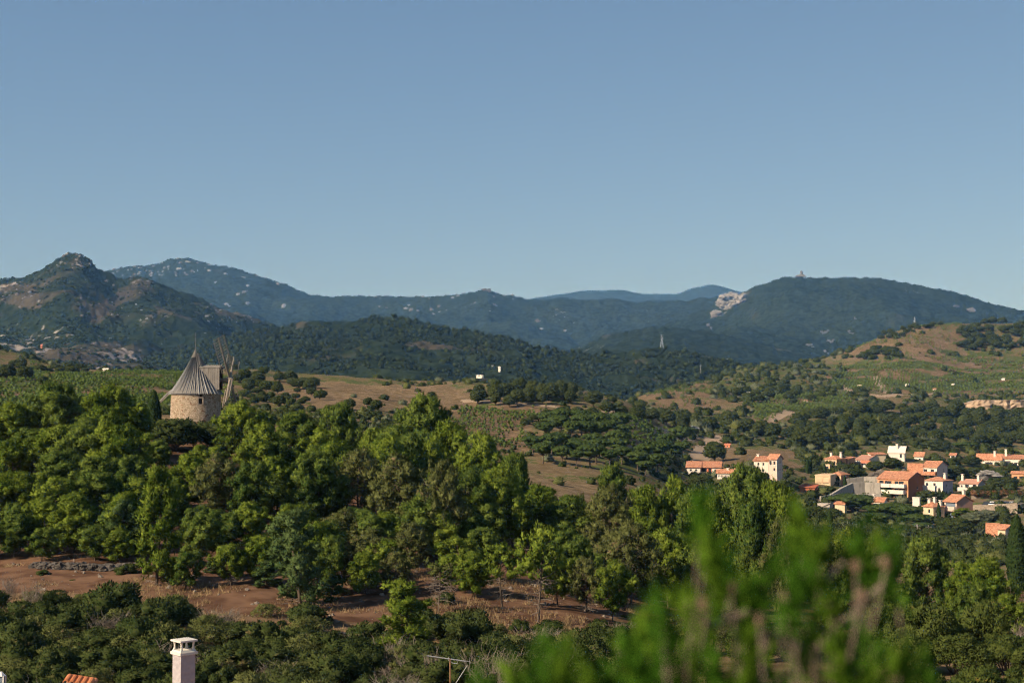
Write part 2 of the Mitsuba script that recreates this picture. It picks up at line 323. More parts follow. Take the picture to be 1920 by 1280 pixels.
class Leafy:
    """Collects lumpy cores and leaf-sized faces whose normals follow the clump they sit on."""
    def __init__(self, seed):
        self.v, self.f, self.n, self.k, self.rng = [], [], [], 0, np.random.default_rng(seed)

    def add(self, v, f, n):
        self.v.append(v); self.f.append(f + self.k); self.n.append(n); self.k += len(v)

    def core(self, c, r, lump=.25, level=1, seed=0):
        s = ICO[level]
        d = np.array(s.vertices)
        w = 1 + lump * (meshkit.noise(d * 1.8 + np.asarray(c) * 3.1, seed) - .5) * 2
        self.add(np.asarray(c) + d * np.asarray(r) * w[:, None], np.array(s.faces), unit(d / np.asarray(r)))

    def leaves(self, base, out, length, width, normal, side=None):
        """Pointed leaves or needle tufts: base (n,3), unit direction out (n,3)."""
        n = len(base)
        a = unit(np.cross(out, unit(self.rng.normal(size=(n, 3))))) if side is None else side
        length, width = np.broadcast_to(length, (n,))[:, None], np.broadcast_to(width, (n,))[:, None]
        v = np.concatenate([base - a * width * .5, base + a * width * .5, base + out * length], 1).reshape(-1, 3)
        f = np.arange(n * 3).reshape(n, 3)
        self.add(v, f, np.repeat(unit(normal), 3, axis=0))

    def puff(self, c, r, count, leaf, wide, up=.5, flat=.85, core=True, crown=None, spread=.45):
        """One cushion of foliage: a dark heart bristling with tufts."""
        c, rad = np.asarray(c, float), r * np.array([1, 1, flat])
        if core:
            self.core(c, rad * .64, .3, 1, int(self.k) % 97)
        d = unit(self.rng.normal(size=(count, 3)) + [0, 0, .35])
        wob = .56 + .38 * self.rng.random((count, 1))
        base = c + d * rad * wob
        out = unit(d + [0, 0, up] + self.rng.normal(size=(count, 3)) * spread)
        nn = d + self.rng.normal(size=(count, 3)) * .5 + ([0, 0, .25] if crown is None else unit(base - crown) * .55)
        self.leaves(base, out, leaf * (.65 + .7 * self.rng.random(count)), wide * (.7 + .6 * self.rng.random(count)), nn)

    def brushes(self, c, r, count, leaf, wide, up=.5, flat=.85, core=True, crown=None, spread=.45):
        """A cushion of pine foliage: bottle brushes of needles standing out from a small heart."""
        c, rad, g, per = np.asarray(c, float), r * np.array([1, 1, flat]), self.rng, 9
        if core:
            self.core(c, rad * .50, .35, 1, int(self.k) % 97)
        n = max(5, count // per)
        d = unit(g.normal(size=(n, 3)) + [0, 0, .35])
        base = c + d * rad * (.38 + .50 * g.random((n, 1)))
        axis = unit(d * .9 + [0, 0, up] + g.normal(size=(n, 3)) * spread * .6)
        nn = unit(d + axis * .3 + g.normal(size=(n, 3)) * .38 + ([0, 0, .25] if crown is None else unit(base - crown) * .55))
        size = leaf * (.7 + .6 * g.random(n))
        rep = lambda q: np.repeat(q, per, axis=0)
        out = unit(rep(axis) + g.normal(size=(n * per, 3)) * .40)
        self.leaves(rep(base) + rep(axis) * (rep(size) * g.random(n * per) * .55)[:, None], out, rep(size) * (.55 + .5 * g.random(n * per)), wide * (.7 + .6 * g.random(n * per)), rep(nn) + g.normal(size=(n * per, 3)) * .14)

    def ply(self, bsdf):
        v, f, n = np.vstack(self.v), np.vstack(self.f), np.vstack(self.n)
        return {'type': 'ply', 'filename': meshkit.write_ply((v, f), normals=n), 'face_normals': False, 'bsdf': {'type': 'ref', 'id': bsdf}}

    def size(self):
        v = np.vstack(self.v)
        return float(np.percentile(v[:, 2], 99.9)), float(np.percentile(np.hypot(v[:, 0], v[:, 1]), 97))

    def arrays(self):
        return np.vstack(self.v), np.vstack(self.f), np.vstack(self.n)


def tube(points, radii, sides=6):
    p, r = np.asarray(points, float), np.asarray(radii, float)
    t = unit(np.gradient(p, axis=0))
    a = unit(np.cross(t, np.where(np.abs(t[:, 2:]) < .9, [[0, 0, 1.0]], [[1.0, 0, 0]])))
    b = np.cross(t, a)
    g = np.arange(sides) * 2 * np.pi / sides
    v = (p[:, None] + r[:, None, None] * (np.cos(g)[None, :, None] * a[:, None] + np.sin(g)[None, :, None] * b[:, None])).reshape(-1, 3)
    i, j = np.meshgrid(np.arange(len(p) - 1), np.arange(sides), indexing='ij')
    q = np.stack([i * sides + j, i * sides + (j + 1) % sides, (i + 1) * sides + (j + 1) % sides, (i + 1) * sides + j], -1).reshape(-1, 4)
    return v, np.vstack([q[:, [0, 1, 2]], q[:, [0, 2, 3]]])


def joined(parts):
    v, f, k = [], [], 0
    for a, b in parts:
        v.append(a); f.append(np.asarray(b) + k); k += len(a)
    return np.vstack(v), np.vstack(f)


def leaf_bsdf(dark, light, trans=.55, warm=None, size=1.0):
    def colour(p, n, uv):
        a = fbm(p.x / (3.2 * size), p.y / (3.2 * size), p.z / (3.2 * size), 3)
        b = noise(p.x * 5.0 / size, p.y * 5.0 / size, p.z * 5.0 / size)
        c = mix(dark, light, smoothstep(.25, .8, a * .45 + b * .55))
        if warm is not None:
            c = mix(c, warm, smoothstep(.66, .80, fbm(p.x * .9 + 7, p.y * .9, p.z * .9, 2) * .55 + b * .45))
        return c
    return {'type': 'principledthin', 'base_color': proc(colour), 'roughness': .55, 'diff_trans': trans, 'spec_trans': 0.0, 'eta': 1.35}


scene['pine_needles'] = leaf_bsdf([.042, .078, .010], [.200, .258, .040], .4)
scene['grey_pine_needles'] = leaf_bsdf([.066, .082, .026], [.140, .155, .055], .3, [.17, .13, .08])
scene['stone_pine_needles'] = leaf_bsdf([.034, .060, .018], [.078, .112, .036], .25)
scene['oak_leaves'] = leaf_bsdf([.026, .040, .015], [.072, .088, .034], .3)
scene['shrub_leaves'] = leaf_bsdf([.026, .042, .013], [.068, .086, .028], .35, [.12, .10, .045])
scene['forest_leaves'] = leaf_bsdf([.012, .021, .009], [.034, .045, .019], .3)
scene['hill_vine_leaves'] = leaf_bsdf([.075, .115, .028], [.165, .215, .060], .5)
scene['olive_leaves'] = leaf_bsdf([.075, .095, .055], [.150, .165, .105], .3)
scene['fresh_leaves'] = leaf_bsdf([.034, .056, .014], [.100, .125, .032], .5, [.20, .15, .04])
scene['deep_pine_needles'] = leaf_bsdf([.030, .062, .014], [.150, .200, .040], .4)
scene['blue_pine_needles'] = leaf_bsdf([.040, .076, .026], [.105, .150, .054], .35)
scene['cypress_leaves'] = leaf_bsdf([.018, .036, .012], [.044, .068, .022], .3)
scene['vine_leaves'] = leaf_bsdf([.048, .085, .018], [.150, .200, .055], .5)
scene['rust_leaves'] = leaf_bsdf([.10, .060, .030], [.20, .105, .05], .4)


def bark_colour(p, n, uv):
    a = fbm(p.x * 7, p.y * 7, p.z * 2.2, 3)
    return mix([.045, .034, .026], [.150, .118, .094], a)


scene['bark'] = {'type': 'diffuse', 'reflectance': proc(bark_colour)}
scene['dead_wood'] = {'type': 'diffuse', 'reflectance': proc(lambda p, n, uv: mix([.13, .105, .085], [.27, .235, .205], noise(p.x * 3, p.y * 3, p.z * 3)))}


def group(name, **kids):
    scene['kind_of_' + name] = {'type': 'shapegroup', **kids}


def bone(rng, a, b, r0, r1, bend=.12, n=4, sides=5):
    t = np.linspace(0, 1, n)[:, None]
    a, b = np.asarray(a, float), np.asarray(b, float)
    L = np.linalg.norm(b - a)
    p = a + (b - a) * t + np.sin(t * np.pi) * rng.normal(size=3) * bend * L
    return tube(p, np.linspace(r0, r1, n), sides)


def make_pine(name, seed, H=10.0, R=3.2, bare=.28, puffs=105, r0=.78, leaf=.30, wide=.085, count=230, slim=1.0, needles='pine_needles', dead=10, top=.5, ragged=0.0):
    """An Aleppo pine: leaning trunk, rising limbs, cushions of needles in separate clouds, dead twigs below."""
    rng = np.random.default_rng(seed)
    L = Leafy(seed)
    sway = rng.normal(size=2) * .35
    tz = np.linspace(0, .93, 9)
    axis = np.stack([sway[0] * tz + .18 * np.sin(tz * 5 + seed), sway[1] * tz + .18 * np.cos(tz * 4 + seed), tz * H], -1)
    trunk = tube(axis, .20 * (1 - tz * .85) * H / 10, 8)
    at = lambda z: np.array([np.interp(z, axis[:, 2], axis[:, k]) for k in range(3)])
    limbs, twigs = [], []
    n_limb = max(9, int(puffs / 5))
    golden = 2.39996
    spots = []
    for i in range(n_limb):
        h = bare + (1 - bare) * ((i + .5) / n_limb) ** .92
        prof = np.sin(np.pi * np.clip((h - bare) / (1 - bare) * .80 + .20, 0, 1)) ** .75
        prof = max(prof, .22 if h > .9 else .35)
        reach = R * prof * (.72 + .5 * rng.random())
        ang = i * golden + rng.normal() * .3
        rise = reach * (.15 + .55 * h) + .2
        root = at(h * H * .90 - .1 * reach)
        tip = at(h * H * .92) + [np.cos(ang) * reach, np.sin(ang) * reach, rise * .6]
        tip[2] = min(tip[2], H * .97)
        limbs.append(bone(rng, root, tip, .055 * H / 10 + .02, .015, .07))
        m = 1 + int(rng.integers(3, 7) * puffs / 105)
        for j in range(m):
            s = .48 + .56 * (j + rng.random()) / m
            c = root + (tip - root) * s + rng.normal(size=3) * [.42, .42, .3] * (R / 3.2)
            spots.append((c, r0 * (1.12 - .5 * abs(s - .7)) * (.62 + .62 * rng.random())))
    for j in range(int(5 * top) + 2):
        c = at(H * (.86 + .1 * rng.random())) + rng.normal(size=3) * [.5, .5, .25]
        spots.append((c, r0 * (.6 + .4 * rng.random())))
    heart = np.array([0, 0, H * (.5 + bare * .3)])
    for c, r in spots:
        if ragged and rng.random() < ragged:
            L.brushes(c, r * .9, int(count * .5), leaf, wide * .8, .35, .8, False, heart, .8)
            for _ in range(3):
                twigs.append(bone(rng, c, c + unit(rng.normal(size=3) + [0, 0, .3]) * r * 1.2, .014, .005, .1, 3, 3))
        else:
            L.brushes(c, r, int(count * (.5 + .5 * (r / r0) ** 2)), leaf, wide, .5, .85, True, heart)
    for _ in range(dead):
        h = bare * (.25 + .85 * rng.random())
        root = at(h * H)
        g = rng.random() * 2 * np.pi
        tip = root + np.array([np.cos(g), np.sin(g), -.12 + .3 * rng.random()]) * (.8 + 1.5 * rng.random())
        twigs.append(bone(rng, root, tip, .03, .010, .12, 4, 4))
        for _ in range(5):
            s = root + (tip - root) * (.4 + .6 * rng.random())
            twigs.append(bone(rng, s, s + unit(rng.normal(size=3) + [0, 0, -.4]) * .55, .012, .005, .1, 3, 3))
    kids = dict(trunk=mikit.ply(trunk, 'bark', smooth=True), crown=L.ply(needles), limb=mikit.ply(joined(limbs), 'bark', smooth=True))
    if twigs:
        kids['twig'] = mikit.ply(joined(twigs), 'dead_wood')
    group(name, **kids)
    PROTO[name] = L.size()


def make_bush(name, seed, R=1.2, H=1.5, puffs=16, r0=.5, leaf=.16, wide=.11, count=120, bsdf='shrub_leaves', stems=5, core=True, up=.4):
    rng = np.random.default_rng(seed)
    L, st = Leafy(seed), []
    heart = np.array([0, 0, H * .4])
    for i in range(puffs):
        g, q = i * 2.39996, np.sqrt((i + .5) / puffs)
        z = H * (.25 + .62 * (1 - q ** 2) ** .6 * (.65 + .5 * rng.random()))
        c = np.array([np.cos(g) * R * .78 * q, np.sin(g) * R * .78 * q, z]) + rng.normal(size=3) * .12 * R
        r = r0 * (.65 + .65 * rng.random())
        c[2] = min(c[2], H - r * .6)
        L.puff(c, r, int(count * (r / r0) ** 1.5), leaf, wide, up, .85, core, heart, .6)
        if i % 3 == 0:
            st.append(bone(rng, [c[0] * .15, c[1] * .15, -.3], c, .03 + .02 * R, .012, .08))
    group(name, crown=L.ply(bsdf), stem=mikit.ply(joined(st), 'bark'))
    PROTO[name] = L.size()


def make_round_tree(name, seed, H=6.0, R=2.6, bsdf='oak_leaves', bare=.2, puffs=34, r0=.95, leaf=.34, wide=.24, count=90, flat=1.0):
    """A holm oak or a carob: a short trunk under a rounded crown of clumps."""
    rng = np.random.default_rng(seed)
    L, limbs = Leafy(seed), []
    heart = np.array([0, 0, H * (.35 + bare * .4)])
    for i in range(puffs):
        q = (i + .5) / puffs
        pol, g = np.arccos(1 - 1.55 * q), i * 2.39996
        d = np.array([np.sin(pol) * np.cos(g), np.sin(pol) * np.sin(g), np.cos(pol)])
        c = np.array([0, 0, H * (bare + .35)]) + d * [R * .8, R * .8, H * (.62 - bare) * .86] * (.82 + .28 * rng.random())
        c[2] = max(c[2], H * bare + .3)
        L.puff(c, r0 * (.65 + .65 * rng.random()), count, leaf, wide, .3, .9 * flat, True, heart, .6)
        if i % 5 == 0:
            limbs.append(bone(rng, [0, 0, H * bare * .8], c, .09, .02, .08))
    L.core(heart + [0, 0, H * .1], np.array([R * .62, R * .62, H * .3]), .2, 2)
    group(name, trunk=mikit.ply(tube([[0, 0, -.5], [.05, 0, H * bare * .5], [0, .05, H * .5]], [.2, .16, .08], 7), 'bark', smooth=True), crown=L.ply(bsdf), limb=mikit.ply(joined(limbs), 'bark'))
    PROTO[name] = L.size()


def make_stone_pine(name, seed, H=7.0, R=3.4, puffs=40, count=110):
    """An umbrella pine: a bare trunk that forks under a wide domed canopy."""
    rng = np.random.default_rng(seed)
    L, limbs = Leafy(seed), []
    base = H * .52
    for i in range(puffs):
        q, g = np.sqrt((i + .5) / puffs), i * 2.39996
        c = np.array([np.cos(g) * R * .86 * q, np.sin(g) * R * .86 * q, base + (H - base) * (.30 + .52 * np.sqrt(1 - q ** 2 * .9))]) + rng.normal(size=3) * [.22, .22, .14]
        L.puff(c, .82 * (.75 + .5 * rng.random()), count, .30, .13, .6, .78, True, np.array([0, 0, base * .8]))
        if i % 4 == 0:
            limbs.append(bone(rng, [0, 0, base * .75], c - [0, 0, .3], .10, .03, .06))
    L.core([0, 0, base + (H - base) * .32], np.array([R * .72, R * .72, (H - base) * .36]), .2, 2)
    group(name, trunk=mikit.ply(tube([[0, 0, -.6], [.1, 0, base * .4], [0, .1, base * .8]], [.24, .2, .15], 8), 'bark', smooth=True), crown=L.ply('stone_pine_needles'), limb=mikit.ply(joined(limbs), 'bark', smooth=True))
    PROTO[name] = L.size()


def make_cypress(name, seed, H=8.0, R=1.1, n=900):
    rng = np.random.default_rng(seed)
    L = Leafy(seed)
    zs = np.linspace(.25, H - .25, 15)
    prof = lambda z: R * np.clip(np.sin(np.pi * np.clip(z / H * .82 + .16, 0, 1)) ** .8, .05, 1)
    for z in zs:
        L.core([rng.normal() * .05, rng.normal() * .05, z], np.array([prof(z) * .86, prof(z) * .86, H / 15 * 1.25]), .2, 1, int(z * 10))
    z = H * rng.random(n * 3) ** .9
    g = rng.random(n * 3) * 2 * np.pi
    d = np.stack([np.cos(g), np.sin(g), 0 * g], -1)
    base = d * (prof(z) * (.74 + .2 * rng.random(n * 3)))[:, None] + np.stack([0 * z, 0 * z, z], -1)
    L.leaves(base, unit(d * .5 + [0, 0, 1] + rng.normal(size=(n * 3, 3)) * .2), .38, .13, d + [0, 0, .3] + rng.normal(size=(n * 3, 3)) * .35)
    group(name, trunk=mikit.ply(tube([[0, 0, -.6], [0, 0, H * .5]], [.16, .08], 6), 'bark'), crown=L.ply('cypress_leaves'))
    PROTO[name] = L.size()


def make_bare_shrub(name, seed, H=1.6, R=.9, n=26):
    rng = np.random.default_rng(seed)
    tw = []
    for i in range(n):
        g = rng.random() * 2 * np.pi
        tip = np.array([np.cos(g) * R * rng.random() ** .5, np.sin(g) * R * rng.random() ** .5, H * (.6 + .4 * rng.random())])
        a = np.array([np.cos(g) * .08, np.sin(g) * .08, -.15])
        tw.append(bone(rng, a, tip, .022, .006, .07, 4, 3))
        for _ in range(6):
            s = a + (tip - a) * (.35 + .6 * rng.random())
            tw.append(bone(rng, s, s + unit(rng.normal(size=3) * .6 + [0, 0, 1]) * .45 * H / 1.6, .011, .004, .08, 3, 3))
    group(name, twig=mikit.ply(joined(tw), 'dead_wood'), stem=mikit.ply(tube([[0, 0, -.3], [0, 0, .15]], [.06, .03], 6), 'bark'))
    PROTO[name] = (H, R)


PROTO, COUNT = {}, {}


def numbered(name):
    k = COUNT.get(name, 0)
    COUNT[name] = k + 1
    return name if k == 0 else f'{name}_{k:03d}'


def plant(proto, name, x, y, h, r, label, category, grp=None, z=None, rot=None, sink=.1):
    H, R = PROTO[proto]
    key = numbered(name)
    k = COUNT[name]
    z = float(ground(x, y)) if z is None else z
    if category == 'pine tree':
        r = min(r, h * .50)
    rot = (k * 137.5 + len(name) * 31) % 360 if rot is None else rot
    scene[key] = {'type': 'instance', 'shapes': {'type': 'ref', 'id': 'kind_of_' + proto}, 'to_world': T().translate([float(x), float(y), float(z - sink)]).rotate([0, 0, 1], rot).scale([r / R, r / R, h / H])}
    labels[key] = {'label': label, 'category': category}
    if grp:
        labels[key]['group'] = grp
    return key


def grow(proto, name, px, top, D, rpx, label, category='pine tree', grp=None, hmin=1.0, rot=None):
    """A tree at depth D whose crown is centred on column px, rpx wide to each side, with its top seen at height top."""
    x, y, zt = P(px, top, D)
    z = float(ground(x, y))
    return plant(proto, name, x, y, max(zt - z, hmin), rpx * D / FOCAL, label, category, grp, z, rot)


for i, s in enumerate((3, 11, 23, 37)):
    make_pine(f'aleppo_{i}', s, 7.8, 2.9, .16 + .04 * (i % 3), 118, .70, .36, .062, 400, needles=['pine_needles', 'deep_pine_needles', 'pine_needles', 'deep_pine_needles'][i], top=.8)
for i, s in enumerate((5, 17)):
    make_pine(f'young_pine_{i}', s, 8, 2.1, .06, 92, .60, .34, .058, 350, needles=['pine_needles', 'blue_pine_needles'][i], dead=4)
for i, s in enumerate((41, 53)):
    make_pine(f'grey_pine_{i}', s, 8, 3.0, .2, 150, .6, .34, .05, 270, needles='grey_pine_needles', dead=22, ragged=.35)
make_pine('high_pine', 71, 8, 2.9, .50, 60, .72, .30, .085, 230, dead=26)
make_pine('sparse_pine', 77, 5.5, 2.0, .74, 12, .55, .28, .07, 150, needles='grey_pine_needles', dead=40, ragged=.3)
for i, s in enumerate((2, 8, 14)):
    make_bush(f'bush_{i}', s, 1.2, 1.5, 18, .46, .15, .10, 130)
make_bush('grey_bush', 21, 1.2, 1.4, 20, .42, .14, .06, 130, 'grey_pine_needles', core=False)
make_bush('olive_bush', 22, 1.3, 1.9, 20, .50, .17, .06, 150, 'olive_leaves')
make_bush('rust_bush', 24, 1.2, 1.2, 18, .45, .15, .09, 120, 'rust_leaves')
for i, s in enumerate((31, 32)):
    make_bush(f'leafy_{i}', s, 2.2, 3.0, 60, .55, .20, .11, 150, 'fresh_leaves', core=False, up=.2)
for i, s in enumerate((61, 62, 63)):
    make_round_tree(f'oak_{i}', s)
make_round_tree('olive_tree', 64, 5.0, 2.4, 'olive_leaves', .25, 34, .8, .30, .12, 120)
make_round_tree('carob', 65, 5.5, 2.8, 'shrub_leaves', .15, 38, .9, .32, .20, 100)
for i, s in enumerate((81, 82)):
    make_stone_pine(f'umbrella_{i}', s)
make_cypress('cypress_a', 91)
make_bare_shrub('bare_a', 95)
make_bare_shrub('bare_b', 96, 2.2, 1.3, 34)

# ---------------------------------------------------------------- the pine wood on the near hill
PINE_G = 'pines of the wood below the windmill'
A, Y, GP = ['aleppo_0', 'aleppo_1', 'aleppo_2', 'aleppo_3'], ['young_pine_0', 'young_pine_1'], ['grey_pine_0', 'grey_pine_1']
# column, top, depth, half width, kind, what sets it apart
PINES = """
12,752,150,62,A0|tall dark pine at the left end of the wood, against the vineyard
112,713,152,52,A1|bright pine left of the windmill, taller than its two neighbours
205,716,146,58,A2|broad bright pine second to the left of the windmill cypress
258,762,148,40,A3|pine close to the left of the small cypress by the windmill
58,800,138,60,A1|dark pine in front of the tall pine at the left end of the wood
160,795,132,66,A3|wide pine standing in front of the two bright pines left of the mill
455,748,152,46,A2|bright pine just right of the windmill, hiding the foot of its sails
500,790,146,40,A0|pine right of the bright pine beside the windmill sails
562,768,150,46,A1|pine with a pale rounded head between the mill and the brown field
642,752,150,44,A3|pointed pine standing up before the brown field
602,800,142,44,A2|low pine between the round headed and the pointed pine
700,800,144,46,A0|pine in the dip left of the highest round pine
788,737,152,62,A1|highest bright round pine in the middle of the wood
842,785,144,50,A2|bright pine leaning out right of the highest round pine
742,795,142,48,A3|pine under the left shoulder of the highest round pine
902,808,136,54,A0|bright pine at the right shoulder of the wood
962,846,130,48,A3|pine at the right end of the high part of the wood
18,880,118,64,A2|dark pine low at the left edge, above the stone wall
100,890,112,56,A0|dark pine above the left part of the dry stone wall
190,880,114,58,A1|dark pine above the right part of the dry stone wall
250,850,122,44,A3|dark pine behind the slender pine above the wall
345,850,124,48,A0|shaded pine behind the slender pine, right side
408,846,118,50,G0|grey green pine in front of the windmill pines
470,862,116,48,A1|pine in the thick of the wood right of the grey green pine
520,852,124,46,A2|pine behind the blue green front pine
600,842,120,54,A3|rounded pine in the thick of the wood with a bright left side
672,838,124,56,G1|left one of the three large dull olive pines
748,848,116,62,G0|largest dull olive pine, full of dead twigs
830,858,110,56,G1|right one of the three large dull olive pines, with bare grey twigs below
884,880,120,46,A1|dark pine behind the right dull olive pine
938,868,122,50,A2|pine with a lit left side in front of the wood's right shoulder
1000,905,128,60,A0|shaded pine with a dome of dark foliage right of the wood's shoulder
1068,925,126,66,A3|wide dark pine lying wholly in shade
1140,905,124,56,G0|dull olive pine left of the white flowered gap
1150,868,168,36,A1|small bright pine behind the dull olive pine
1212,905,142,46,A2|bright yellow green pine left of the round leafy trees
1262,890,146,40,A0|bright yellow green pine before the pink house
1300,906,138,44,A3|bright pine left of the dark round crown
1392,868,150,66,A1|large dark rounded pine below the cream house
1452,898,146,56,A2|dark pine at the right of the large rounded pine
1345,925,124,46,A0|puffy pine in front of the large rounded pine
1410,930,118,58,A3|thick puffy pine below the large rounded pine
1465,965,116,44,G1|dull green pine beside the thick puffy pine
1185,972,104,56,G1|tall dull pine with bare stems, in front of the shaded dome
1130,1010,112,40,G0|small dull pine in the shade beside the tall dull pine
1250,985,112,54,A2|pine in deep shade above the dead branches
1310,1010,108,50,A1|pine half hidden behind the blurred twigs
300,868,93,44,Y0|slender bright pine with its foot beside the right end of the stone wall
560,948,88,60,Y1|blue green pine growing down to the red path, at the front of the wood
766,1082,75,48,Y0|young pine standing alone below the red path
430,958,106,56,A3|pine with separate cushions, front row left of the blue green pine
487,1000,104,44,A0|low branched pine pressed against the blue green pine
645,950,106,52,G0|dull pine at the front, right of the blue green pine
700,985,104,44,G1|dull pine with bare lower stem in the front row
800,965,112,50,G0|dull pine over the dead umbrella shaped tree
880,985,112,44,A2|dark pine in shade behind the two trunks
1012,975,87,56,H|pine on a bare trunk at the edge of the sunlit red earth
940,1012,91,48,H|pine on a bare trunk left of the one at the red earth's edge
1742,1000,108,52,A1|bright puffy pine below the red roofed house
1845,1040,100,58,A2|wide bright pine left of the big dark cypress
1795,1050,104,40,A0|pine joined to the wide bright pine by the big cypress
1690,1090,92,46,A3|pine with flat sprays above the thicket of small leaves
1820,1092,90,44,A1|low pine in front of the wide bright pine
1885,1110,88,40,A0|small bright pine under the big dark cypress
1590,985,140,40,A2|pine behind the tallest blurred twigs
1640,1000,132,42,A3|pine between the blurred twigs and the bright puffy pine
1545,1000,128,40,G0|dull pine behind the blurred twigs
1560,1070,110,46,A1|pine in shade behind the blurred seed heads
1640,1060,112,42,A0|shaded pine left of the bright puffy pine
352,985,108,40,A2|shaded pine between the slender pine and the cushioned pine
140,950,106,46,A1|low spreading pine just above the dry stone wall
30,960,104,44,A3|low dark pine at the left edge beside the wall's end
235,930,104,38,Y1|small pine in shade left of the slender pine
395,1050,98,36,Y1|bushy young pine at the back of the red clearing
318,1040,95,44,Y0|bushy pine skirt around the slender pine's foot
600,975,97,44,A0|dark front pine just right of the blue green pine
668,1000,98,42,G0|dull pine on a bare stem in the shade of the front row
722,1005,96,44,H|pine on a tall bare trunk in shade, left of the young lone pine's top
770,975,101,44,G1|dull pine with hanging dead twigs behind the young lone pine
860,1000,99,44,H|shaded pine on a bare trunk right of the dead umbrella shaped tree
908,985,101,42,A3|dark pine in shade left of the two trunks at the red earth
1060,990,99,46,A1|dark pine just right of the two trunks at the red earth
1098,1040,94,40,G1|dull low pine at the right end of the red earth
1150,1045,92,40,A2|pine at the right end of the red earth, touching the blurred leaves
500,1045,93,32,Y1|small bushy pine left of the blue green pine
455,1035,97,34,A3|low pine in the back of the clearing
620,1080,91,28,Y1|little pine right at the foot of the blue green pine
540,985,101,42,A2|dark pine behind the blue green pine's top
375,960,101,44,A1|dark pine right behind the slender pine
350,1030,92,34,A3|low pine at the foot of the slender pine, right side
432,1015,93,36,A2|low pine at the front edge of the wood, second right of the slender pine
490,1000,94,34,A0|front pine close left of the blue green pine
622,1000,93,40,A3|low front pine right behind the small pine at the blue green pine's foot
690,1030,93,36,A0|low pine in the shade behind the young lone pine, left
742,1030,94,34,G1|low dull pine in the shade behind the young lone pine
845,1035,95,34,A2|low pine between the dead umbrella tree and the two trunks
890,1030,94,36,A0|low dark pine just left of the two trunks
1045,1030,94,36,A2|low dark pine just right of the two trunks
1085,1000,99,44,A3|dark pine behind the low dark one right of the trunks
80,985,102,40,A1|low dark pine on top of the left part of the dry stone wall
180,980,102,40,A3|low dark pine on top of the middle of the dry stone wall
228,990,102,34,A0|low dark pine on top of the right end of the dry stone wall
"""
for line in PINES.strip().splitlines():
    spec, text = line.split('|')
    px, top, D, r, kind = spec.split(',')
    proto = {'A': A, 'Y': Y, 'G': GP}.get(kind[0], ['high_pine'])[int(kind[1:] or 0)]
    grow(proto, 'pine_tree', float(px), float(top), float(D), float(r) * .94, text, 'pine tree')
grow('sparse_pine', 'half_dead_pine', 826, 1040, 88, 40, 'half dead umbrella shaped pine with one green tuft on bare grey limbs', 'pine tree')
rng = np.random.default_rng(5)
n_fill = 0
DEEP = ['shaded pine in the far left part of the wood, ', 'shaded pine left of the windmill, ', 'shaded pine below the windmill, ', 'shaded pine in the middle of the wood, ', 'shaded pine right of the middle of the wood, ', 'shaded pine in the low right part of the wood, ']
ROWS = ['just behind the front trees', 'deep among the trunks', 'behind the inner crowns']
for px in np.arange(-60, 1330, 44):              # the depth of the wood, seen only as shade between the crowns
    for D in (108, 122, 137, 158, 172):
        c, d = px + rng.normal() * 14, D + rng.normal() * 4
        if (360 - 70 < c < 415 and d > 150) or (d > 150 and c > 960) or (d < 118 and c > 900 and c < 1120):
            continue
        env = np.interp(c, [0, 60, 120, 210, 270, 300, 400, 450, 560, 640, 700, 790, 850, 930, 1000, 1100, 1330], [790, 790, 750, 750, 800, 815, 815, 790, 805, 800, 815, 775, 810, 850, 915, 945, 960])
        x, y, z0 = P(c, env + 12 + (d < 130) * 70 + (d < 115) * 60 + rng.random() * 30, d)
        h = min(max(z0 - float(ground(x, y)), 3.2), 8.5)
        plant(A[int(rng.integers(4))], 'pine_tree', x, y, h, min(2.1 + rng.random() * .8, h * .42), DEEP[min(int((c + 60) / 240), 5)] + ROWS[(d > 115) + (d > 150)], 'pine tree', 'pines deep inside the wood')
        n_fill += 1
grow('cypress_a', 'cypress', 289, 730, 166, 15, 'small dark pointed cypress just left of the windmill', 'cypress')
grow('cypress_a', 'cypress', 1906, 962, 150, 21, 'tall thick dark cypress at the right edge, below the village', 'cypress')
grow('carob', 'round_tree', 330, 781, 156, 48, 'low rounded green tree in front of the windmill wall', 'tree')
grow('carob', 'round_tree', 400, 786, 160, 40, 'low dark tree hiding the right foot of the windmill', 'tree')
grow('olive_tree', 'olive_tree', 268, 775, 172, 24, 'pale grey olive tree behind the cypress at the windmill', 'olive tree')

